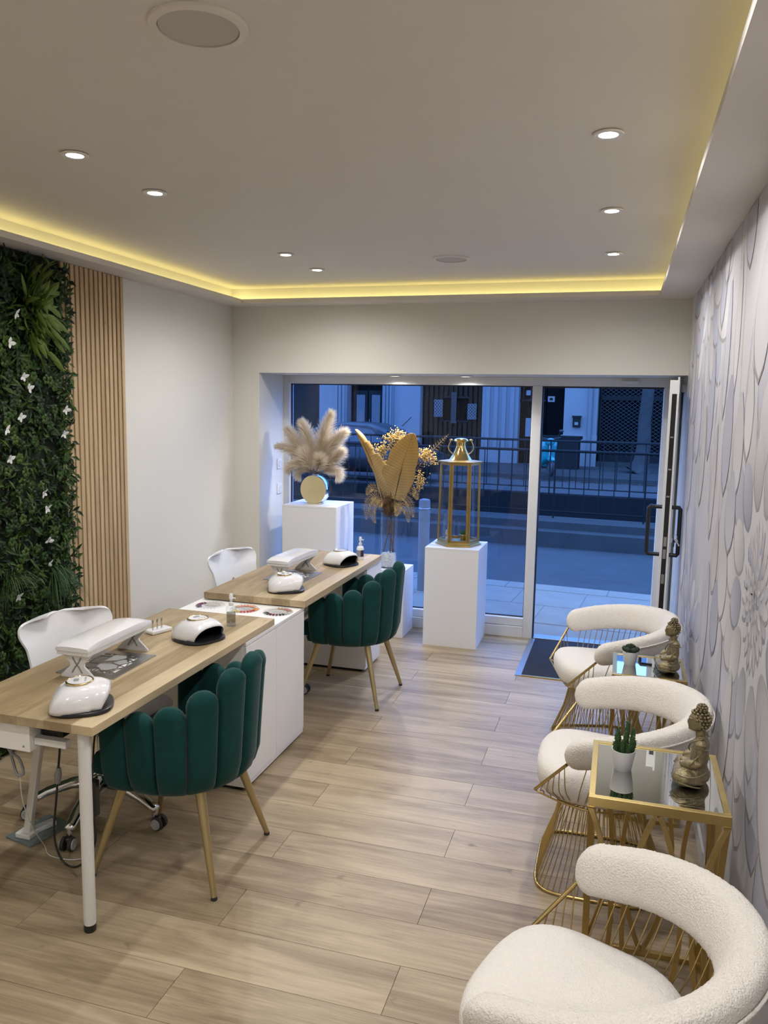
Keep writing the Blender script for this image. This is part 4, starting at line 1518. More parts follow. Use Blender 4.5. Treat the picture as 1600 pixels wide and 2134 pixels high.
def buddha():
    t = thing('buddha_statue', 'statue', 'statue')
    S = 0.240
    mb = MB()
    def e(c, r, rot=None):
        mb.ell([q * S for q in c], [q * S for q in r], 20, 14, rot)
    e((0.01, 0, 0.10), (0.205, 0.32, 0.10))
    e((-0.01, 0, 0.17), (0.155, 0.24, 0.11))
    for s in (-1, 1):
        e((0.09, 0.21 * s, 0.115), (0.145, 0.14, 0.105))
        e((0.12, 0.10 * s, 0.10), (0.11, 0.19, 0.075), Matrix.Rotation(0.3 * s, 3, 'Z'))
        e((-0.07, 0.185 * s, 0.515), (0.070, 0.070, 0.075))
        e((-0.07, 0.205 * s, 0.42), (0.058, 0.055, 0.15), Matrix.Rotation(0.1, 3, 'Y'))
        e((0.02, 0.19 * s, 0.275), (0.14, 0.058, 0.060), Matrix.Rotation(0.35, 3, 'Y') @ Matrix.Rotation(-0.35 * s, 3, 'Z'))
        e((-0.045, 0.098 * s, 0.735), (0.022, 0.016, 0.062))
        e((0.10, 0.055 * s, 0.225), (0.065, 0.055, 0.035))
    e((-0.06, 0, 0.33), (0.105, 0.18, 0.19))
    e((-0.07, 0, 0.47), (0.095, 0.185, 0.115))
    e((-0.055, 0, 0.60), (0.060, 0.064, 0.09))
    e((-0.02, 0, 0.755), (0.112, 0.098, 0.128))
    e((0.02, 0, 0.70), (0.075, 0.070, 0.075))
    e((0.083, 0, 0.735), (0.026, 0.017, 0.034))
    e((0.074, 0, 0.690), (0.020, 0.030, 0.012))
    e((0.060, 0, 0.658), (0.030, 0.034, 0.024))
    e((0.070, 0, 0.785), (0.022, 0.070, 0.018))
    tmp = mb.build('tmp', M['bronze'])
    rm = tmp.modifiers.new('rm', 'REMESH')
    rm.mode = 'VOXEL'
    rm.voxel_size = 0.0022
    sm = tmp.modifiers.new('sm', 'SMOOTH')
    sm.iterations = 3
    dg = bpy.context.evaluated_depsgraph_get()
    me = bpy.data.meshes.new_from_object(tmp.evaluated_get(dg))
    bpy.data.objects.remove(tmp)
    me.materials.clear()
    me.materials.append(M['bronze'])
    me.shade_smooth()
    body = bpy.data.objects.new('body', me)
    COL.objects.link(body)
    body.parent = t
    # hair of small curls and a topknot
    mb = MB()
    hc = Vector((-0.035, 0, 0.775)) * S
    for lv in range(8):
        b_ = R(-42 + 17 * lv)
        nn = max(5, int(17 * math.cos(b_)))
        for j in range(nn):
            a = 2 * PI * (j + 0.5 * (lv % 2)) / nn
            d = Vector((math.cos(a) * math.cos(b_), math.sin(a) * math.cos(b_), math.sin(b_)))
            if d.x > 0.42 and d.z < 0.52:
                continue
            if d.x > -0.05 and d.z < 0.05:
                continue
            p = hc + Vector((d.x * 0.120, d.y * 0.108, d.z * 0.130)) * S
            mb.ell(p, (0.019 * S, 0.019 * S, 0.017 * S), 8, 6)
    for lv in range(4):
        b_ = R(-5 + 28 * lv)
        nn = max(1, int(10 * math.cos(b_)))
        for j in range(nn):
            a = 2 * PI * (j + 0.5 * (lv % 2)) / nn
            p = Vector((-0.05, 0, 0.915)) * S + Vector((math.cos(a) * math.cos(b_) * 0.055, math.sin(a) * math.cos(b_) * 0.055, math.sin(b_) * 0.055)) * S
            mb.ell(p, (0.018 * S, 0.018 * S, 0.016 * S), 8, 6)
    mb.ell(Vector((-0.05, 0, 0.91)) * S, (0.05 * S, 0.05 * S, 0.05 * S), 10, 8)
    tag(mb.build('hair_curls', M['bronze'], t, smooth='all'), kind='stuff')
    # robe hem bands
    mb = MB()
    def band(pts):
        mb.tube(bez([Vector(p) * S for p in pts], 8), 0.0022, 6)
    for s in (-1, 1):
        band([(-0.13, 0.20 * s, 0.50), (-0.04, 0.262 * s, 0.40), (0.03, 0.245 * s, 0.29), (0.10, 0.16 * s, 0.25)])
        band([(-0.16, 0.20 * s, 0.22), (-0.06, 0.30 * s, 0.18), (0.06, 0.335 * s, 0.17), (0.17, 0.29 * s, 0.17), (0.235, 0.18 * s, 0.12)])
        band([(-0.10, 0.29 * s, 0.05), (0.0, 0.345 * s, 0.07), (0.12, 0.345 * s, 0.09), (0.21, 0.27 * s, 0.07)])
        for q in range(26):
            a = R(-70 + 9 * (q % 13))
            rr_ = 0.060 if q < 13 else 0.082
            zc = 0.545 if q < 13 else 0.500
            mb.ell((Vector((-0.07, 0.205 * s, zc)) + Vector((rr_ * math.sin(a), 0.050 * s * math.cos(a), 0.0))) * S, (0.0016, 0.0016, 0.0020), 6, 4)
        for q in range(14):
            mb.ell(Vector((-0.06 + 0.022 * q, (0.335 + 0.012 * math.sin(PI * q / 13)) * s, 0.115 - 0.0015 * q)) * S, (0.0017, 0.0017, 0.0022), 6, 4)
    band([(-0.10, 0.10, 0.585), (0.03, 0.10, 0.52), (0.07, 0.0, 0.42), (0.06, -0.09, 0.34)])
    mb.build('robe_trim', M['bronze'], t, smooth='all')
    return t


bd = buddha()
place(bd, (0.252, 2.372, TZ1 - 0.003), R(172), 'bronze seated Buddha statue in profile on the near mirror table', 'bronze Buddha statues')
place(copy_tree(bd), (0.252, 3.60, TZ2 - 0.003), R(186), 'bronze seated Buddha statue on the far mirror table', 'bronze Buddha statues')

# ================================================================== display plinths in the window
def plinth(label, x0, x1, y0, y1, h):
    t = thing('display_plinth', label, 'plinth', ((x0 + x1) / 2, (y0 + y1) / 2, 0), 0, 'white display plinths in the window')
    hx, hy = (x1 - x0) / 2, (y1 - y0) / 2
    B(-hx, hx, -hy, hy, 0.0, h - 0.016).build('box', M['plinth'], t, bev=0.0015)
    B(-hx, hx, -hy, hy, h - 0.0155, h).build('top_board', M['plinth'], t, bev=0.0015)


plinth('tall white plinth under the pampas grass', -2.475, -2.035, 5.65, 6.065, 1.0)
plinth('low white plinth under the tall glass vase', -1.86, -1.530, 5.775, 6.075, 0.52)
plinth('white plinth under the brass lantern', -1.345, -0.945, 5.672, 6.075, 0.742)

# disc vase
dv = thing('disc_vase', 'flat round gold vase on the tall plinth', 'vase', (-2.27, 5.82, 1.0), R(-6))
rad = 0.112
def disc_ring(r, y):
    out = []
    for j in range(64):
        a = 2 * PI * j / 64
        x, z = r * math.cos(a), rad + r * math.sin(a)
        out.append((x, y, max(z, 0.006)))
    return out
MB().loft([disc_ring(rad - 0.004, -0.040), disc_ring(rad, -0.036), disc_ring(rad, 0.036), disc_ring(rad - 0.004, 0.040)]).build('rim', M['chrome'], dv, smooth=True)
MB().loft([disc_ring(rad - 0.003, -0.0425), disc_ring(rad - 0.002, -0.040)]).build('front_face', M['palegold'], dv, smooth=True)
MB().loft([disc_ring(rad - 0.002, 0.040), disc_ring(rad - 0.003, 0.0425)]).build('back_face', M['palegold'], dv, smooth=True)
MB().box(-0.055, 0.055, -0.036, 0.036, 0.0, 0.010).build('foot', M['palegold'], dv)
MB().lathe([(0.020, 0.0), (0.026, 0.006), (0.022, 0.010), (0.016, 0.010), (0.016, 0.0)], 20, (0, 0, 2 * rad - 0.004)).build('neck', M['palegold'], dv, smooth=True)

# pampas grass
pg = thing('pampas_bouquet', 'bunch of fluffy cream pampas grass in the gold disc vase', 'dried grass', (-2.27, 5.82, 1.0))
M['pampas'] = mat('pampas_fluff', (0.70, 0.56, 0.38), 0.9, attr=True, spec=0.05)
nt_ = M['pampas'].node_tree
tl_ = nt_.nodes.new('ShaderNodeBsdfTranslucent')
mx_ = nt_.nodes.new('ShaderNodeMixShader')
mx_.inputs[0].default_value = 0.45
nt_.links.new([n_ for n_ in nt_.nodes if n_.bl_idname == 'ShaderNodeAttribute'][0].outputs['Color'], tl_.inputs['Color'])
nt_.links.new(nt_.nodes['Principled BSDF'].outputs[0], mx_.inputs[1])
nt_.links.new(tl_.outputs[0], mx_.inputs[2])
nt_.links.new(mx_.outputs[0], nt_.nodes['Material Output'].inputs['Surface'])
M['stem'] = mat('dry_stem', (0.30, 0.20, 0.09), 0.7, var=0.2)


def plume(tip, bulge, seed, fat):
    rr = random.Random(seed)
    base = Vector((rr.uniform(-0.008, 0.008), rr.uniform(-0.006, 0.006), 0.2225))
    tip = Vector(tip)
    mid = base.lerp(tip, 0.5) + Vector(bulge)
    path = [((1 - s) ** 2) * base + 2 * s * (1 - s) * mid + s * s * tip for s in [i / 30 for i in range(31)]]
    V, F, C = [], [], []
    L = (tip - base).length
    n = int(3800 * fat * (0.5 + L))
    for i in range(n):
        s = rr.uniform(0.10, 1.0) ** 0.8
        k = min(29, int(s * 30))
        p = path[k].lerp(path[k + 1], s * 30 - k if k < 29 else 0.5)
        d = (path[k + 1] - path[k]).normalized()
        o = Vector((rr.gauss(0, 1), rr.gauss(0, 0.75), rr.gauss(0, 1)))
        o = (o - d * o.dot(d)).normalized()
        env = math.sin(PI * min(1, s * 0.78 + 0.16)) ** 0.7
        ln = rr.uniform(0.05, 0.105) * (0.45 + 0.75 * env) * (0.8 + 0.4 * fat)
        op = rr.uniform(0.05, 0.80) * (0.50 + 0.5 * env) * (1.15 - 0.55 * s)
        d1 = (d + o * op).normalized()
        q1 = p + d1 * ln * 0.5
        q2 = q1 + (d1 + Vector((0, 0, -0.28)) + o * rr.uniform(0.0, 0.5)).normalized() * ln * 0.5
        sd = d1.cross(Vector((rr.gauss(0, 1), rr.gauss(0, 1), rr.gauss(0, 1)))).normalized()
        b = len(V)
        w = rr.uniform(0.0010, 0.0018)
        V += [p - sd * w * 0.5, p + sd * w * 0.5, q1 + sd * w, q1 - sd * w, q2]
        F += [(b, b + 1, b + 2, b + 3), (b + 3, b + 2, b + 4)]
        t_ = rr.uniform(0, 1)
        c0 = (0.66 + 0.2 * t_, 0.52 + 0.20 * t_, 0.34 + 0.20 * t_)
        c1 = (0.93, 0.86, 0.74)
        C += [(*c0, 1)] * 2 + [(*[0.5 * (a + b2) for a, b2 in zip(c0, c1)], 1)] * 2 + [(*c1, 1)]
    mb = MB()
    mb.v, mb.f, mb.c = [tuple(v) for v in V], F, C
    o = mb.build('plume', M['pampas'], pg, fix=False)
    MB().tube([base + Vector((0, 0, -0.02))] + path[::6], 0.002, 5).build('plume_stem', M['stem'], o)


for i, (tip, bul, fat) in enumerate([((0.115, 0.0, 0.670), (-0.02, 0, 0.02), 1.15), ((-0.105, 0.01, 0.600), (0.02, 0, 0.03), 1.1), ((-0.215, 0.0, 0.550), (-0.02, 0, 0.05), 1.1), ((0.215, 0.0, 0.545), (0.0, 0, 0.06), 1.15),
                                     ((-0.285, -0.02, 0.435), (-0.03, 0, 0.10), 0.6), ((0.205, -0.03, 0.400), (0.06, 0, 0.04), 0.9), ((-0.185, -0.04, 0.270), (-0.05, -0.01, 0.09), 0.8), ((0.190, -0.05, 0.235), (0.08, 0, 0.07), 0.7),
                                     ((-0.165, 0.04, 0.420), (-0.06, 0, 0.04), 0.9), ((0.06, -0.07, 0.330), (0.03, -0.03, 0.03), 0.9), ((-0.06, -0.06, 0.380), (-0.02, -0.03, 0.03), 0.9), ((-0.12, 0.0, 0.23), (-0.04, 0, 0.06), 0.6)]):
    plume(tip, bul, 40 + i, fat)

# ------------------------------------------------------------------ tall glass vase with dried leaves
gv = thing('glass_vase', 'tall clear cylinder vase with white pebbles on the low plinth', 'vase', (-1.69, 5.905, 0.52))
vr = 0.066
MB().lathe([(0.0, 0.0), (vr, 0.0), (vr, 0.435), (vr - 0.004, 0.435), (vr - 0.004, 0.008), (0.0, 0.008)], 36).build('cylinder', M['glass'], gv, smooth=True)
mb = MB()
rr = random.Random(3)
for i in range(220):
    a, r_ = rr.uniform(0, 2 * PI), (vr - 0.012) * math.sqrt(rr.random())
    z = 0.012 + rr.random() * 0.105
    if i > 150:
        r_ = vr - 0.013
    mb.ell((r_ * math.cos(a), r_ * math.sin(a), z), (rr.uniform(0.007, 0.011), rr.uniform(0.007, 0.011), rr.uniform(0.006, 0.009)), 7, 5)
mb.lathe([(0.0, 0.009), (vr - 0.010, 0.009), (vr - 0.010, 0.108), (0.0, 0.112)], 20)
tag(mb.build('pebbles', M['petalw'], gv, smooth='all'), kind='stuff')

db = thing('dried_bouquet', 'dried golden banana leaves with berry sprigs in the tall glass vase', 'dried leaves', (-1.69, 5.905, 0.52))
M['dryleaf'] = mat('dried_leaf', (0.34, 0.22, 0.065), 0.5, 0.1, attr=True)
M['rib'] = mat('leaf_rib', (0.045, 0.025, 0.012), 0.6, var=0.2)
M['berry'] = mat('dried_berry', (0.72, 0.48, 0.15), 0.6, var=0.25, vs=60)
M['fern'] = mat('dried_fern', (0.42, 0.30, 0.13), 0.55, 0.2, var=0.35, vs=40)
M['twig'] = mat('brown_twig', (0.16, 0.085, 0.03), 0.8, var=0.4, vs=30)


def big_leaf(base, tip, wl, wr_, bow, fold, seed, tears, wob):
    rr = random.Random(seed)
    base, tip = Vector(base), Vector(tip)
    ax = (tip - base)
    L = ax.length
    ax.normalize()
    sd = ax.cross(Vector((0, 1, 0))).normalized()      # roughly to the right in view
    if sd.x < 0:
        sd = -sd
    nm = sd.cross(ax).normalized()
    n, mM = 240, 14
    for side, W in ((-1, wl), (1, wr_)):
        P = []
        cols = []
        for i in range(n + 1):
            s = i / n
            prof = (math.sin(PI * (0.04 + 0.96 * s) ** 0.82) ** 0.50) if 0 < s < 1 else 0.03
            prof *= 1.0 + wob * math.sin(17 * s + seed) * 0.5
            for a, b_ in tears:
                if a < s < b_ and side == (1 if wr_ > wl else -1):
                    prof *= 0.75
            row = []
            for j in range(mM + 1):
                u = j / mM
                vein = 0.0006 * math.sin(2 * PI * (s * 55 - u * 3.0)) * (0.3 + 0.7 * u)
                cup = -fold * u * u * W + wob * 0.02 * math.sin(9 * s + 3 * u + seed)
                q = base + ax * (s * L - 0.04 * u * W * (1 - s)) + sd * side * (u * W * prof) + nm * (vein + cup) + Vector((bow * math.sin(PI * s), 0, 0))
                row.append(tuple(q))
                st = 0.92 + 0.10 * math.sin(2 * PI * (s * 55 - u * 3.0)) + 0.10 * math.sin(2 * PI * (s * 23.7 - u * 1.3) + seed) + 0.06 * math.sin(11 * s + 7 * u)
                e = min(1, 0.25 + 0.95 * s) 
                g0, g1 = (0.32, 0.245, 0.13), (0.33, 0.19, 0.040)
                cols.append(tuple((g0[q_] * (1 - e) + g1[q_] * e) * st for q_ in range(3)) + (1,))
            P.append(row)
        if side < 0:
            keep, kcols = P, cols
        else:
            g_ = MB().grid(P)
            g_.c = cols
            o = g_.build('leaf_half', M['dryleaf'], None, smooth='all', solid=0.0012)
            other = o
    g_ = MB().grid(keep)
    g_.c = kcols
    lf = g_.build('banana_leaf', M['dryleaf'], db, smooth='all', solid=0.0012)
    other.parent = lf
    rib = [base + ax * L * s + Vector((bow * math.sin(PI * s), 0, 0)) - nm * 0.002 for s in [i / 14 for i in range(15)]]
    MB().tube(rib, [0.0048 * (1 - 0.75 * i / 14) for i in range(15)], 6).build('midrib', M['rib'], lf, smooth='all')
    return lf


# coordinates relative to the vase foot
big_leaf((0.050, -0.035, 0.54), (0.182, -0.02, 1.045), 0.142, 0.112, -0.012, 0.05, 2, [(0.45, 0.47)], 0.10)
big_leaf((-0.045, -0.035, 0.54), (-0.272, -0.05, 1.065), 0.022, 0.074, 0.028, 0.35, 5, [(0.62, 0.68), (0.80, 1.0)], 0.25)
for a, b_ in [((0.050, -0.035, 0.54), (0.030, 0.0, 0.118)), ((-0.045, -0.035, 0.54), (0.038, 0.01, 0.118)), ((0.03, 0.01, 0.50), (-0.045, 0.01, 0.118)), ((0.0, 0.02, 0.5), (0.015, -0.01, 0.118))]:
    MB().tube(bez([a, Vector(a).lerp(Vector(b_), 0.5) + Vector((0.006, 0, 0)), b_], 8), 0.0042, 7).build('stem', M['twig'], db, smooth='all')


def sprig(center, rad3, n, seed, mt, root=(0.0, 0.02, 0.50)):
    rr = random.Random(seed)
    mb, tw = MB(), MB()
    c = Vector(center)
    anchors = []
    for i in range(9):
        a = c + Vector((rr.gauss(0, 0.5) * rad3[0], rr.gauss(0, 0.5) * rad3[1], rr.gauss(0, 0.5) * rad3[2]))
        anchors.append(a)
        if i == 0:
            tw.tube(bez([root, Vector(root).lerp(a, 0.6) + Vector((0, 0.02, 0.02)), a], 6), 0.0022, 5)
        tw.tube([c - Vector((0, 0, rad3[2] * 0.5)), a], 0.0013, 4)
    for i in range(n):
        a = anchors[rr.randrange(9)]
        p = a + Vector((rr.gauss(0, 1) * rad3[0] * 0.42, rr.gauss(0, 1) * rad3[1] * 0.5, rr.gauss(0, 1) * rad3[2] * 0.42))
        q = rr.uniform(0.0038, 0.0066)
        mb.ell(p, (q, q, q * rr.uniform(0.7, 1.2)), 6, 4)
        if i % 3 == 0:
            tw.tube([a, p], 0.0008, 3, caps=False)
    o = mb.build('berry_sprig', mt, db, smooth='all', fix=False)
    tag(o, kind='stuff')
    tw.build('twigs', M['stem'], o, fix=False)


sprig((0.025, 0.04, 1.00), (0.075, 0.03, 0.045), 330, 1, M['berry'])
sprig((-0.065, 0.04, 0.92), (0.045, 0.03, 0.055), 190, 2, M['berry'])
sprig((-0.055, 0.03, 0.81), (0.030, 0.02, 0.045), 110, 3, M['berry'])
sprig((0.255, 0.04, 0.885), (0.058, 0.03, 0.055), 240, 4, M['berry'])
sprig((0.235, 0.03, 0.665), (0.042, 0.03, 0.055), 170, 5, M['berry'])
# brown tangle at the vase mouth
mb = MB()
rr = random.Random(8)
for i in range(230):
    a = rr.uniform(0, 2 * PI)
    p = Vector((rr.gauss(0, 0.022), rr.gauss(0, 0.022), rr.uniform(0.40, 0.46)))
    e = p + Vector((math.cos(a) * rr.uniform(0.02, 0.10), math.sin(a) * rr.uniform(0.02, 0.07), rr.uniform(0.02, 0.14)))
    mid = p.lerp(e, 0.5) + Vector((rr.gauss(0, 0.015), rr.gauss(0, 0.015), rr.gauss(0, 0.01)))
    mb.tube([p, mid, e], [0.0016, 0.0013, 0.0008], 4, caps=False)
    for q in range(3):
        mb.ell(e + Vector((rr.gauss(0, 0.008), rr.gauss(0, 0.008), rr.gauss(0, 0.008))), (0.0035, 0.0035, 0.0035), 5, 4)
tag(mb.build('dry_twigs', M['twig'], db, smooth='all', fix=False), kind='stuff')


def fern(base, pts, seed, n=26):
    rr = random.Random(seed)
    path = bez([Vector(base)] + [Vector(p) for p in pts], 10)
    mb = MB()
    mb.tube(path, 0.0014, 4, caps=False)
    k = len(path)
    for i in range(n):
        s = 0.25 + 0.75 * i / n
        q = path[min(k - 2, int(s * (k - 1)))]
        d = (path[min(k - 1, int(s * (k - 1)) + 1)] - q).normalized()
        for sgn in (-1, 1):
            o = d.cross(Vector((0, 1, 0))).normalized() * sgn
            ln = 0.045 * math.sin(PI * (0.15 + 0.8 * (i / n)))
            e = q + (o + d * 0.5 + Vector((0, rr.gauss(0, 0.2), -0.1))).normalized() * ln
            w = d * 0.0032
            mdp = q.lerp(e, 0.5)
            b0 = len(mb.v)
            mb.v += [tuple(q), tuple(mdp + w), tuple(e), tuple(mdp - w)]
            mb.f.append((b0, b0 + 1, b0 + 2, b0 + 3))
    mb.build('fern_frond', M['fern'], db, fix=False)


R0 = (0.0, 0.0, 0.43)
for i, pts in enumerate([[(-0.09, -0.03, 0.56), (-0.16, -0.05, 0.50), (-0.17, -0.05, 0.37)], [(-0.07, -0.05, 0.53), (-0.12, -0.07, 0.45), (-0.09, -0.07, 0.35)], [(0.09, -0.03, 0.56), (0.17, -0.04, 0.52), (0.205, -0.05, 0.41)],
                         [(0.08, -0.05, 0.50), (0.15, -0.06, 0.47), (0.17, -0.06, 0.37)], [(-0.05, 0.0, 0.58), (-0.14, -0.02, 0.62), (-0.18, -0.02, 0.56)], [(0.10, 0.0, 0.60), (0.19, 0.0, 0.60), (0.22, 0.0, 0.54)],
                         [(0.05, -0.06, 0.50), (0.09, -0.08, 0.47), (0.075, -0.08, 0.42)], [(-0.03, -0.06, 0.52), (-0.07, -0.08, 0.50), (-0.12, -0.08, 0.55)]]):
    fern(R0, pts, i)
fern((0.0, 0.02, 0.50), [(0.16, 0.05, 0.72), (0.30, 0.06, 0.90), (0.44, 0.05, 1.045)], 20, 22)

# ------------------------------------------------------------------ brass lantern
la = thing('brass_lantern', 'tall hexagonal brass and glass lantern on the right plinth', 'lantern', (-1.140, 5.885, 0.742), R(12))
def hexr(r, z, rot=0.0):
    return [(r * math.cos(rot + PI / 3 * k), r * math.sin(rot + PI / 3 * k), z) for k in range(6)]
HB, HT = 0.028, 0.618
RB, RT = 0.150, 0.142
MB().loft([hexr(0.172, 0.0), hexr(0.172, 0.012), hexr(0.160, 0.016), hexr(0.158, 0.028)]).build('base_plate', M['abrass'], la, bev=0.002)
for k in range(6):
    a = PI / 3 * k
    d = Vector((math.cos(a), math.sin(a), 0))
    MB().tube([d * RB + Vector((0, 0, HB)), d * RT + Vector((0, 0, HT))], 0.0085, 6).build('corner_post', M['abrass'], la)
    a2 = a + PI / 3
    d2 = Vector((math.cos(a2), math.sin(a2), 0))
    mb = MB()
    for (z, rr_) in ((HB + 0.008, RB), (HT - 0.008, RT)):
        mb.bar([d * rr_ + Vector((0, 0, z)), d2 * rr_ + Vector((0, 0, z))], 0.016, 0.008, (0, 0, 1))
    if k in (4,):
        for f in (0.10, 0.90):
            mb.bar([(d * RB).lerp(d2 * RB, f) + Vector((0, 0, HB)), (d * RT).lerp(d2 * RT, f) + Vector((0, 0, HT))], 0.016, 0.008, (d2 - d))
    mb.build('pane_frame', M['abrass'], la)
    p0, p1, p2, p3 = d * RB * 0.985 + Vector((0, 0, HB)), d2 * RB * 0.985 + Vector((0, 0, HB)), d2 * RT * 0.985 + Vector((0, 0, HT)), d * RT * 0.985 + Vector((0, 0, HT))
    MB().add([p0, p1, p2, p3], [(0, 1, 2, 3)]).build('pane', M['glass'], la)
MB().loft([hexr(0.166, HT), hexr(0.168, HT + 0.010), hexr(0.120, HT + 0.018), hexr(0.085, HT + 0.022)]).build('roof_plate', M['abrass'], la)
MB().lathe([(0.092, 0.018), (0.080, 0.030), (0.058, 0.065), (0.044, 0.095), (0.036, 0.120), (0.035, 0.150), (0.050, 0.153), (0.056, 0.160), (0.050, 0.172), (0.030, 0.180), (0.0, 0.182)], 32, (0, 0, HT)).build('chimney', M['brass'], la, smooth=True)
for k in range(12):
    a = 2 * PI * k / 12
    B(-0.0015, 0.0015, -0.004, 0.004, 0.125, 0.148).build('vent_slot', M['abrass'], la, loc=(0.0355 * math.cos(a), 0.0355 * math.sin(a), HT), rot=(0, 0, a))
for s in (-1, 1):
    h = MB().tube(bez([(0.060 * s, 0, HT + 0.062), (0.084 * s, 0, HT + 0.085), (0.092 * s, 0, HT + 0.115), (0.080 * s, 0, HT + 0.150), (0.074 * s, 0, HT + 0.163)], 6), 0.0042, 8).build('side_handle', M['brass'], la, smooth='all')
    MB().ell((0.074 * s, 0, HT + 0.165), (0.014, 0.010, 0.009), 12, 8).build('handle_knob', M['brass'], h, smooth='all')
# candle cups inside
for (x, y, lab) in [(-1.215, 5.875, 'left clear glass cup with gold ball inside the lantern'), (-1.095, 5.865, 'right clear glass cup with tiny grass pot inside the lantern')]:
    MBc = MB().lathe([(0.0, 0.0), (0.046, 0.0), (0.047, 0.004), (0.047, 0.150), (0.0445, 0.150), (0.0445, 0.006), (0.0, 0.006)], 28)
    tag(MBc.build('glass_cup', M['glass'], None, loc=(x, y, 0.7705), smooth=True), lab, 'cup', 'glass cups in the lantern')
t = thing('gold_ornament', 'small gold ball ornament in the left cup of the lantern', 'ornament', (-1.215, 5.875, 0.7772))
MB().lathe([(0.0, 0.0), (0.020, 0.0), (0.022, 0.006), (0.016, 0.018), (0.0, 0.020)], 16).build('foot', M['petalw'], t, smooth=True)
MB().ell((0, 0, 0.046), (0.026, 0.026, 0.030), 16, 12).build('ball', M['brass'], t, smooth='all')
t = thing('tiny_plant', 'tiny grass plant in a gold pot in the right cup of the lantern', 'potted plant', (-1.095, 5.865, 0.7772))
MB().lathe([(0.0, 0.0), (0.026, 0.0), (0.024, 0.014), (0.034, 0.044), (0.031, 0.046), (0.0, 0.042)], 20).build('pot', M['brass'], t, smooth=True)
mb = MB()
rr = random.Random(4)
for i in range(150):
    a, r_ = rr.uniform(0, 2 * PI), 0.028 * math.sqrt(rr.random())
    p = Vector((r_ * math.cos(a), r_ * math.sin(a), 0.040))
    e = p + Vector((math.cos(a) * 0.012 * rr.random(), math.sin(a) * 0.012 * rr.random(), rr.uniform(0.018, 0.038)))
    mb.tube([p, e], [0.0012, 0.0003], 3)
tag(mb.build('grass', mat('tiny_grass', (0.06, 0.20, 0.04), 0.6, var=0.3), t), kind='stuff')

# ================================================================== the street outside
EA = R(-4.7)                                   # the street runs slightly askew to the shop


def ex(u, v, z=0.0):
    """street frame: u along the street, v = distance from the viewer at u = 0"""
    return (u * math.cos(EA), v + u * math.sin(EA), z)


def exthing(name, label, cat, u, v, z=0.0, rz=0.0, group=None):
    return thing(name, label, cat, ex(u, v, z), EA + rz, group)


M['stone'] = mat('pavement_stone', (0.28, 0.245, 0.20), 0.8, var=0.18, vs=5, bump=0.25, bs=60, spec=0.06)
M['asphalt'] = mat('asphalt', (0.078, 0.078, 0.078), 0.8, var=0.22, vs=3, bump=0.5, bs=160, spec=0.06)
M['concrete'] = mat('concrete', (0.060, 0.060, 0.058), 0.85, var=0.25, vs=2.5, bump=0.2, bs=50, spec=0.06)
M['darkwall'] = mat('dark_retaining_wall', (0.010, 0.010, 0.011), 0.9, var=0.2, vs=2, spec=0.06)
M['iron'] = mat('painted_iron', (0.016, 0.017, 0.018), 0.5, var=0.1, spec=0.06)
M['facade'] = mat('facade_plaster', (0.25, 0.25, 0.245), 0.85, var=0.10, vs=1.2, bump=0.1, bs=30, spec=0.06)
M['facade2'] = mat('facade_dark', (0.022, 0.022, 0.022), 0.85, var=0.2, vs=1.5, spec=0.06)
M['void'] = mat('dark_interior', (0.003, 0.003, 0.003), 0.7, var=0.3, spec=0.06)
M['dkwood'] = mat('dark_stained_wood', (0.026, 0.019, 0.013), 0.7, var=0.3, vs=4, stretch=(1, 1, 0.1), spec=0.06)
M['pipe'] = mat('drain_pipe', (0.2, 0.205, 0.21), 0.5, var=0.08, spec=0.06)
M['bark'] = mat('tree_bark', (0.06, 0.058, 0.055), 0.9, var=0.35, vs=5, bump=0.6, bs=25, spec=0.06)
M['lattice'] = mat('lattice_iron', (0.085, 0.085, 0.09), 0.7, var=0.1, spec=0.06)
M['litter'] = mat('leaf_litter', (0.06, 0.045, 0.025), 0.9, var=0.4, spec=0.06)
M['teal'] = mat('turquoise_paint', (0.015, 0.26, 0.28), 0.25, var=0.05, coat=0.5)
M['carpaint'] = mat('dark_car_paint', (0.008, 0.009, 0.012), 0.35, 0.0, var=0.1, coat=0.1)
M['carglass'] = mat('car_glass', (0.02, 0.022, 0.026), 0.05, 0.0, var=0.05, spec=0.9)
U0, U1 = -26.0, 16.0


def slab(name, label, v0, v1, z0, z1, mt, u0=U0, u1=U1):
    o = B(u0, u1, v0, v1, z0, z1).build(name, mt, None, rot=(0, 0, EA))
    return struct(o, label)


pv = slab('pavement', 'pale stone pavement in front of the shop', 5.2, 8.08, -0.3, -0.026, M['stone'])
pv.location = (0, 0, 0)
sx = None
for i in range(11):
    for j, (v0, v1) in enumerate(((6.60, 7.22), (7.22, 7.84))):
        u = -4.6 + 0.62 * i + 0.31 * j
        if sx is None:
            sx = B(-0.306, 0.306, -0.305, 0.305, -0.034, -0.022).build('paving_slab', M['stone'], pv)
            o = sx
        else:
            o = sx.copy()
            COL.objects.link(o)
        o.location = (u, (v0 + v1) / 2, 0)
ks = None
for i in range(9):
    if ks is None:
        ks = B(-0.497, 0.497, 7.845, 8.10, -0.30, -0.020).build('kerb_stone', M['stone'], pv)
        o = ks
    else:
        o = ks.copy()
        COL.objects.link(o)
    o.location = (-5.2 + i * 1.0, 0, 0)
slab('doorstep', 'strip of paving at the shop door', 6.225, 6.60, -0.3, -0.02, M['stone'], -4.6, 2.0).rotation_euler = (0, 0, 0)
slab('road', 'asphalt road', 8.10, 11.0, -0.4, -0.13, M['asphalt'])
slab('kerb', 'kerb on the far side of the road', 11.0, 11.30, -0.4, 0.085, M['concrete'])
slab('low_wall', 'low wall carrying the near railing', 11.30, 11.9, -0.4, 0.185, M['concrete'])
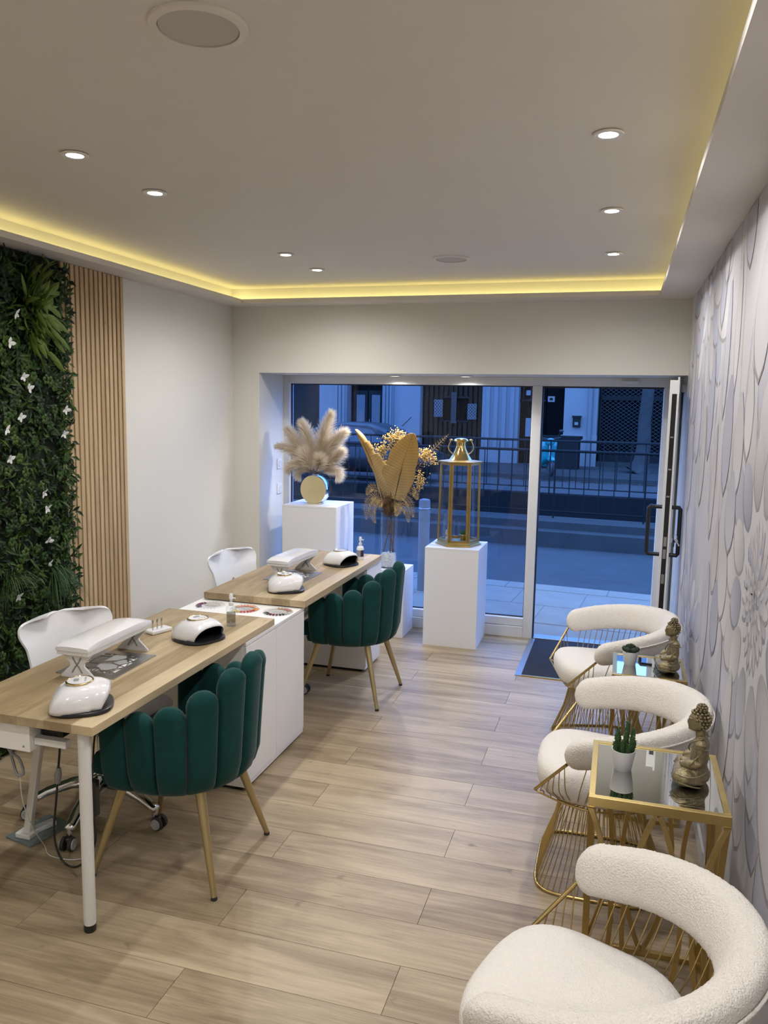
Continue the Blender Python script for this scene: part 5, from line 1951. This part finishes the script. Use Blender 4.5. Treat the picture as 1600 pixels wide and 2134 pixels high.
slab('trench_wall', 'dark wall of the sunken lane', 14.9, 15.2, -3.0, 0.19, M['darkwall'])
slab('trench_floor', 'sunken lane between the railings', 11.9, 14.9, -3.2, -3.0, M['asphalt'])
slab('far_road', 'road and pavement on the far side', 15.2, 24.3, -0.5, -0.13, M['asphalt'])
slab('far_pavement', 'far pavement along the houses', 21.6, 27.0, -0.5, -0.02, M['concrete'])
# leaf litter along the far kerb
mb = MB()
rr = random.Random(12)
for i in range(260):
    u, v = rr.uniform(-3, 2.4), 21.3 + abs(rr.gauss(0, 0.15))
    a = rr.uniform(0, 2 * PI)
    s = rr.uniform(0.03, 0.07)
    p = Vector(ex(u, v, -0.120))
    mb.add([p + Vector((s * math.cos(a), s * math.sin(a), 0.01)), p + Vector((-s * math.sin(a) * 0.6, s * math.cos(a) * 0.6, 0.0)), p - Vector((s * math.cos(a), s * math.sin(a), -0.012)), p + Vector((s * math.sin(a) * 0.6, -s * math.cos(a) * 0.6, 0))], [(0, 1, 2, 3)])
tag(mb.build('fallen_leaves', M['litter'], None, fix=False), 'dry leaves scattered along the far kerb', 'leaves', None, 'stuff')


def railing(label, v, zf, zb, zt, u0, u1, du, post_du, r, phase):
    t = exthing('railing', label, 'railing', 0, v, 0)
    MB().tube([(u0, 0, zt), (u1, 0, zt)], r * 2.6, 8).build('top_rail', M['iron'], t)
    MB().tube([(u0, 0, zb), (u1, 0, zb)], r * 1.4, 6).build('bottom_rail', M['iron'], t)
    mb = MB()
    u = u0 + phase
    while u < u1:
        mb.tube([(u, 0, zb), (u, 0, zt)], r, 5, caps=False)
        u += du
    tag(mb.build('bars', M['iron'], t, fix=False), kind='stuff')
    u = u0 + phase
    while u < u1:
        MB().tube([(u, 0, zf), (u, 0, zt)], r * 1.7, 6).build('post', M['iron'], t)
        u += post_du
    return t


railing('nearer iron railing along the low wall', 11.75, 0.185, 0.285, 1.165, -8.5, 3.5, 0.21, 1.26, 0.0075, 0.04)
railing('farther iron railing beyond the sunken lane', 15.05, 0.19, 0.31, 1.18, -10, 4.5, 0.24, 1.44, 0.0085, 0.11)

t = exthing('bollard', 'round grey bollard on the pavement outside the window', 'bollard', -1.80, 7.36, -0.022)
MB().lathe([(0.0, 0.0), (0.055, 0.0), (0.055, 0.875), (0.050, 0.895), (0.02, 0.905), (0.0, 0.906)], 24).build('post', M['pipe'], t, smooth=True)
MB().lathe([(0.056, 0.80), (0.058, 0.802), (0.058, 0.815), (0.056, 0.817)], 24).build('collar', M['steel'], t, smooth=True)

# ------------------------------------------------------------------ house front across the street
bl = exthing('building', 'old house front with pilasters, shutters and lattice gate across the street', 'building', 0, 26.0, 0)
ZG = -0.02
B(-26, 16, 0.5, 9.0, ZG, 7.5).build('wall', M['facade2'], bl)
B(-26, 16, -0.05, 0.5, 3.15, 7.5).build('upper_wall', M['facade'], bl)


def pilaster(u0, u1, flutes, mt='facade', depth=0.0):
    o = B(u0, u1, depth, 0.5, ZG, 3.15).build('pilaster', M[mt], bl)
    B(u0 - 0.03, u1 + 0.03, depth - 0.05, depth, ZG, 0.42).build('pilaster_base', M[mt], o)
    if flutes:
        w = (u1 - u0) / (2 * flutes + 1)
        for k in range(flutes):
            a = u0 + w * (2 * k + 1)
            B(a, a + w, depth - 0.05, depth, 0.45, 3.15).build('flute', M[mt], o)


pilaster(-10.38, -9.79, 0)
pilaster(-9.79, -9.30, 3, depth=-0.04)
pilaster(-7.97, -7.56, 3, depth=-0.04)
pilaster(-7.56, -6.61, 0)
pilaster(-4.46, -3.26, 4)
pilaster(-1.80, -0.77, 0)
pilaster(-13.2, -12.3, 2)
pilaster(3.2, 4.2, 2)


def wood_door(u0, u1, label=None):
    d = sub_empty('double_door', bl, ((u0 + u1) / 2, 0.32, ZG))
    w = (u1 - u0) / 2
    B(-w, w, 0.02, 0.10, 0.0, 3.1).build('door_recess', M['void'], d)
    for s in (-1, 1):
        a, b_ = (0.02, w - 0.10) if s > 0 else (-w + 0.10, -0.02)
        mb = MB()
        mb.box(a, a + 0.10, -0.03, 0.02, 0, 2.3)
        mb.box(b_ - 0.10, b_, -0.03, 0.02, 0, 2.3)
        mb.box(a + 0.1, b_ - 0.1, -0.03, 0.02, 2.15, 2.3)
        mb.box(a + 0.1, b_ - 0.1, -0.03, 0.02, 0, 0.5)
        mb.build('door_leaf', M['facade2'], d)
        B(a + 0.1, b_ - 0.1, -0.01, 0.0, 0.5, 2.15).build('door_glass', M['carglass'], d)
    MB().tube([(0.07, -0.05, 0.95), (0.07, -0.05, 1.3)], 0.012, 6).build('door_handle', M['steel'], d)


wood_door(-9.28, -7.98)
# shuttered dark front on the far left
for a, b_, mt in ((-12.25, -11.15, 'facade2'), (-11.15, -10.86, 'iron'), (-10.86, -10.40, 'facade2')):
    B(a, b_, 0.15, 0.45, ZG, 3.1).build('shutter_panel', M[mt], bl)
# vertical boards with windows and a notice
B(-6.60, -4.48, 0.30, 0.45, ZG, 3.12).build('shop_backing', M['void'], bl)
for k in range(12):
    u = -6.50 + 0.170 * k
    if 4 <= k <= 8:
        B(u, u + 0.115, 0.18, 0.26, ZG, 1.30).build('shop_board', M['dkwood'], bl)
        B(u, u + 0.115, 0.18, 0.26, 2.12, 3.10).build('shop_board', M['dkwood'], bl)
    else:
        B(u, u + 0.115, 0.18, 0.26, ZG, 3.10).build('shop_board', M['dkwood'], bl)
B(-5.86, -4.95, 0.16, 0.20, 2.05, 2.12).build('lintel_bar', M['iron'], bl)
B(-5.86, -4.95, 0.16, 0.20, 1.26, 1.32).build('sill_bar', M['iron'], bl)
for a, b_, c, d_ in ((-6.15, -5.85, 1.42, 2.0), (-5.55, -5.38, 1.22, 2.25), (-4.98, -4.68, 1.36, 1.88)):
    p = B(a, b_, 0.10, 0.13, c, d_).build('lattice_panel', M['facade'], bl)
    mb = MB()
    n = 3
    w, h = b_ - a, d_ - c
    k2 = max(2, int(h / w * n))
    for i in range(n):
        for j in range(k2):
            x0, z0 = a + w * i / n, c + h * j / k2
            x1, z1 = x0 + w / n, z0 + h / k2
            mb.bar([(x0, 0.09, z0), (x1, 0.09, z1)], 0.012, 0.012, (0, 1, 0))
            mb.bar([(x0, 0.09, z1), (x1, 0.09, z0)], 0.012, 0.012, (0, 1, 0))
    tag(mb.build('lattice', M['iron'], p), kind='stuff')
# shop with sign between the pilasters
B(-3.25, -2.42, 0.30, 0.45, ZG, 3.12).build('shop_backing', M['void'], bl)
for u in (-3.18, -2.92, -2.66):
    B(u, u + 0.05, 0.20, 0.27, 2.05, 3.1).build('shop_bar', M['iron'], bl)
B(-3.25, -2.42, 0.20, 0.27, 1.98, 2.05).build('shop_bar', M['iron'], bl)
B(-3.05, -2.50, 0.22, 0.25, 0.85, 1.45).build('notice_board', M['facade'], bl)
B(-3.06, -2.78, 0.20, 0.26, 2.18, 2.34).build('sign', M['facade'], bl)
# dark doorway with small plate
B(-2.41, -1.81, 0.35, 0.45, ZG, 3.12).build('doorway', M['void'], bl)
B(-2.38, -2.16, 0.33, 0.35, 1.98, 2.16).build('house_plate', M['facade'], bl)
B(-2.32, -2.22, 0.325, 0.33, 2.03, 2.11).build('plate_mark', M['iron'], bl)
# letter box and drain pipe
lbx = B(-1.50, -1.27, -0.10, 0.0, 1.20, 1.52).build('letter_box', M['facade2'], bl, bev=0.01)
B(-1.52, -1.25, -0.12, 0.0, 1.50, 1.56).build('letter_box_lid', M['facade2'], lbx)
B(-1.44, -1.33, -0.103, -0.10, 1.27, 1.36).build('letter_box_plate', M['facade'], lbx)
MB().tube([(-0.98, -0.07, ZG), (-0.98, -0.07, 3.2)], 0.065, 12).build('drain_pipe', M['pipe'], bl, smooth=True)
B(-1.86, -0.74, -0.06, 0.0, ZG, 0.95).build('pilaster_dado', M['facade'], bl)
# lattice gate
B(-0.75, 3.2, 0.42, 0.48, ZG, 3.12).build('gate_void', M['void'], bl)
B(-0.75, 3.2, 0.15, 0.40, ZG, 0.14).build('gate_sill', M['concrete'], bl)
mb = MB()
B(-0.72, -0.66, 0.18, 0.26, 0.14, 3.1).build('gate_frame', M['iron'], bl)
B(-0.72, 3.2, 0.18, 0.26, 2.06, 2.20).build('gate_rail', M['facade2'], bl)
B(-0.72, 3.2, 0.18, 0.26, 0.14, 0.36).build('gate_rail', M['facade2'], bl)
cw, chh = 0.165, 0.115
for i in range(24):
    for j in range(24):
        x0, z0 = -0.66 + cw * i, 0.36 + chh * j
        if z0 > 3.1:
            continue
        mb.bar([(x0, 0.2, z0), (x0 + cw / 2, 0.2, z0 + chh / 2), (x0 + cw, 0.2, z0)], 0.010, 0.010, (0, 1, 0))
        mb.bar([(x0, 0.2, z0), (x0 + cw / 2, 0.2, z0 - chh / 2), (x0 + cw, 0.2, z0)], 0.010, 0.010, (0, 1, 0))
tag(mb.build('gate_lattice', M['lattice'], bl, fix=False), 'folding diamond lattice of the gate', kind='stuff')

# ------------------------------------------------------------------ tree
t = exthing('street_tree', 'straight grey street tree in front of the lattice gate', 'tree', 0.52, 24.2, -0.02)
mb = MB()
pts = [Vector((0.02 * math.sin(2.1 * i) + 0.022 * i, 0, z)) for i, z in enumerate((0, 0.06, 0.16, 0.35, 0.8, 1.5, 2.2, 3.2, 4.4, 5.6))]
mb.tube(pts, [0.52, 0.36, 0.27, 0.22, 0.19, 0.175, 0.165, 0.15, 0.13, 0.10], 16)
mb.build('trunk', M['bark'], t, smooth='all')
for q in range(7):
    a = 2 * PI * q / 7
    MB().tube(bez([(0.2, 0, 4.2 + 0.15 * q), (0.2 + math.cos(a) * 0.7, math.sin(a) * 0.7, 5.2 + 0.1 * q), (0.2 + math.cos(a) * 1.6, math.sin(a) * 1.6, 6.3)], 6), 0.045, 6).build('branch', M['bark'], t)

# ------------------------------------------------------------------ parked scooters
def scooter(label, u, v, rz):
    t = exthing('scooter', label, 'scooter', u, v, -0.02, rz, 'turquoise scooters')
    def wheel(x):
        w = MB().tube([(x + 0.21 * math.cos(a), 0, 0.26 + 0.21 * math.sin(a)) for a in [2 * PI * i / 24 for i in range(24)]], 0.05, 8, closed=True).build('wheel', M['rubber'], t, smooth='all')
        m2 = MB().lathe([(0.0, -0.03), (0.14, -0.03), (0.16, 0.0), (0.14, 0.03), (0.0, 0.03)], 18)
        q = Matrix.Rotation(PI / 2, 3, 'X')
        MB().add([q @ Vector(p) + Vector((x, 0, 0.26)) for p in m2.v], m2.f).build('rim', M['steel'], w)
    wheel(-0.62)
    wheel(0.62)
    rings = []
    for x, w, z0, z1 in [(-0.92, 0.05, 0.62, 0.70), (-0.80, 0.13, 0.52, 0.76), (-0.55, 0.18, 0.45, 0.78), (-0.25, 0.17, 0.36, 0.74), (0.0, 0.15, 0.26, 0.55), (0.15, 0.16, 0.24, 0.34), (0.32, 0.17, 0.24, 0.36)]:
        zc, hz = (z0 + z1) / 2, (z1 - z0) / 2
        rings.append([(x, w * math.cos(a), zc + hz * math.sin(a)) for a in [2 * PI * j / 14 for j in range(14)]])
    MB().loft(rings).build('body', M['teal'], t, smooth='all')
    MB().grid([[(0.34 + 0.10 * s, -0.20 + 0.40 * k / 6, 0.30 + 0.62 * s + 0.03 * math.sin(PI * k / 6)) for k in range(7)] for s in (0, 0.25, 0.5, 0.75, 1.0)]).build('leg_shield', M['teal'], t, smooth='all', solid=0.05)
    MB().ell((-0.42, 0, 0.80), (0.36, 0.14, 0.065), 16, 8).build('seat', M['black'], t, smooth='all')
    MB().ell((0.62, 0, 0.46), (0.26, 0.09, 0.08), 14, 8).build('front_mudguard', M['teal'], t, smooth='all')
    MB().tube([(0.60, 0, 0.30), (0.46, 0, 0.98)], 0.03, 8).build('fork', M['steel'], t)
    hb = MB().tube([(0.36, -0.32, 1.02), (0.44, -0.15, 1.0), (0.46, 0, 0.98), (0.44, 0.15, 1.0), (0.36, 0.32, 1.02)], 0.022, 8).build('handlebar', M['black'], t, smooth=True)
    for s in (-1, 1):
        MB().tube([(0.42, 0.2 * s, 1.0), (0.46, 0.28 * s, 1.18)], 0.008, 6).build('mirror_arm', M['black'], hb)
        MB().ell((0.46, 0.30 * s, 1.20), (0.015, 0.07, 0.045), 10, 8).build('mirror', M['black'], hb)
    MB().ell((0.52, 0, 0.92), (0.09, 0.13, 0.10), 14, 8).build('headlamp_cowl', M['teal'], t, smooth='all')


scooter('turquoise scooter parked beside the door frame across the street', -2.00, 21.9, R(-62))
scooter('turquoise scooter half hidden by the open door', 1.85, 21.9, R(-60))
t = exthing('planter_box', 'dark planter box behind the turquoise scooter', 'planter', -1.75, 24.6, -0.02)
mb = MB()
mb.box(-0.55, 0.55, -0.25, 0.25, 0.0, 0.88)
mb.build('box', M['facade2'], t, bev=0.01)
B(-0.60, 0.60, -0.30, 0.30, 0.88, 0.98).build('rim', M['iron'], t, bev=0.01)

# ------------------------------------------------------------------ parked car
t = exthing('parked_car', 'dark parked hatchback behind the railings', 'car', -6.35, 19.3, -0.13)
def carsec(x, w, z0, z1, p=0.6):
    zc, hz = (z0 + z1) / 2, (z1 - z0) / 2
    out = []
    for j in range(20):
        a = 2 * PI * j / 20
        ca, sa = math.cos(a), math.sin(a)
        out.append((x, w * abs(ca) ** p * (1 if ca > 0 else -1), zc + hz * abs(sa) ** p * (1 if sa > 0 else -1)))
    return out
MB().loft([carsec(-2.05, 0.62, 0.35, 0.72), carsec(-1.95, 0.80, 0.24, 0.86), carsec(-1.2, 0.87, 0.20, 0.96), carsec(0.0, 0.88, 0.20, 0.98), carsec(0.9, 0.87, 0.20, 0.96), carsec(1.6, 0.84, 0.22, 0.88), carsec(2.0, 0.72, 0.28, 0.72)]).build('body', M['carpaint'], t, smooth='all')
cab = [(-1.75, 0.74, 0.93), (-1.35, 0.70, 1.24), (-0.9, 0.66, 1.41), (-0.3, 0.65, 1.47), (0.35, 0.65, 1.44), (0.75, 0.67, 1.30), (1.25, 0.72, 0.95)]
rings = []
for x, w, z in cab:
    rings.append([(x, -w - 0.08 * (z > 0.98), 0.90), (x, -w, z - 0.06), (x, -w + 0.10, z), (x, w - 0.10, z), (x, w, z - 0.06), (x, w + 0.08 * (z > 0.98), 0.90)])
MB().loft(rings).build('cabin', M['carpaint'], t, smooth=True)
for s in (-1, 1):
    for (x0, x1, t0, t1, zt0, zt1) in ((-1.25, -0.42, -1.05, -0.42, 1.24, 1.38), (-0.36, 0.80, -0.36, 0.42, 1.38, 1.30)):
        MB().add([(x0, s * 0.765, 0.99), (x1, s * 0.765, 0.99), (t1, s * 0.690, zt1), (t0, s * 0.690, zt0)], [(0, 1, 2, 3)]).build('side_window', M['carglass'], t, solid=0.012)
MB().add([(1.22, -0.62, 0.99), (1.22, 0.62, 0.99), (0.80, 0.58, 1.30), (0.80, -0.58, 1.30)], [(0, 1, 2, 3)]).build('windscreen', M['carglass'], t, solid=0.012)
MB().add([(-1.72, -0.62, 0.98), (-1.72, 0.62, 0.98), (-1.36, 0.58, 1.25), (-1.36, -0.58, 1.25)], [(0, 1, 2, 3)]).build('rear_window', M['carglass'], t, solid=0.012)
for x in (-1.25, 1.25):
    for s in (-1, 1):
        m2 = MB().lathe([(0.0, -0.1), (0.28, -0.1), (0.32, -0.06), (0.32, 0.06), (0.28, 0.1), (0.0, 0.1)], 20)
        q = Matrix.Rotation(PI / 2, 3, 'X')
        MB().add([q @ Vector(p) + Vector((x, s * 0.78, 0.32)) for p in m2.v], m2.f).build('wheel', M['rubber'], t, smooth=True)
MB().tube([(0.9, 0.2, 1.38), (1.15, 0.2, 1.62)], 0.012, 6).build('aerial', M['black'], t)
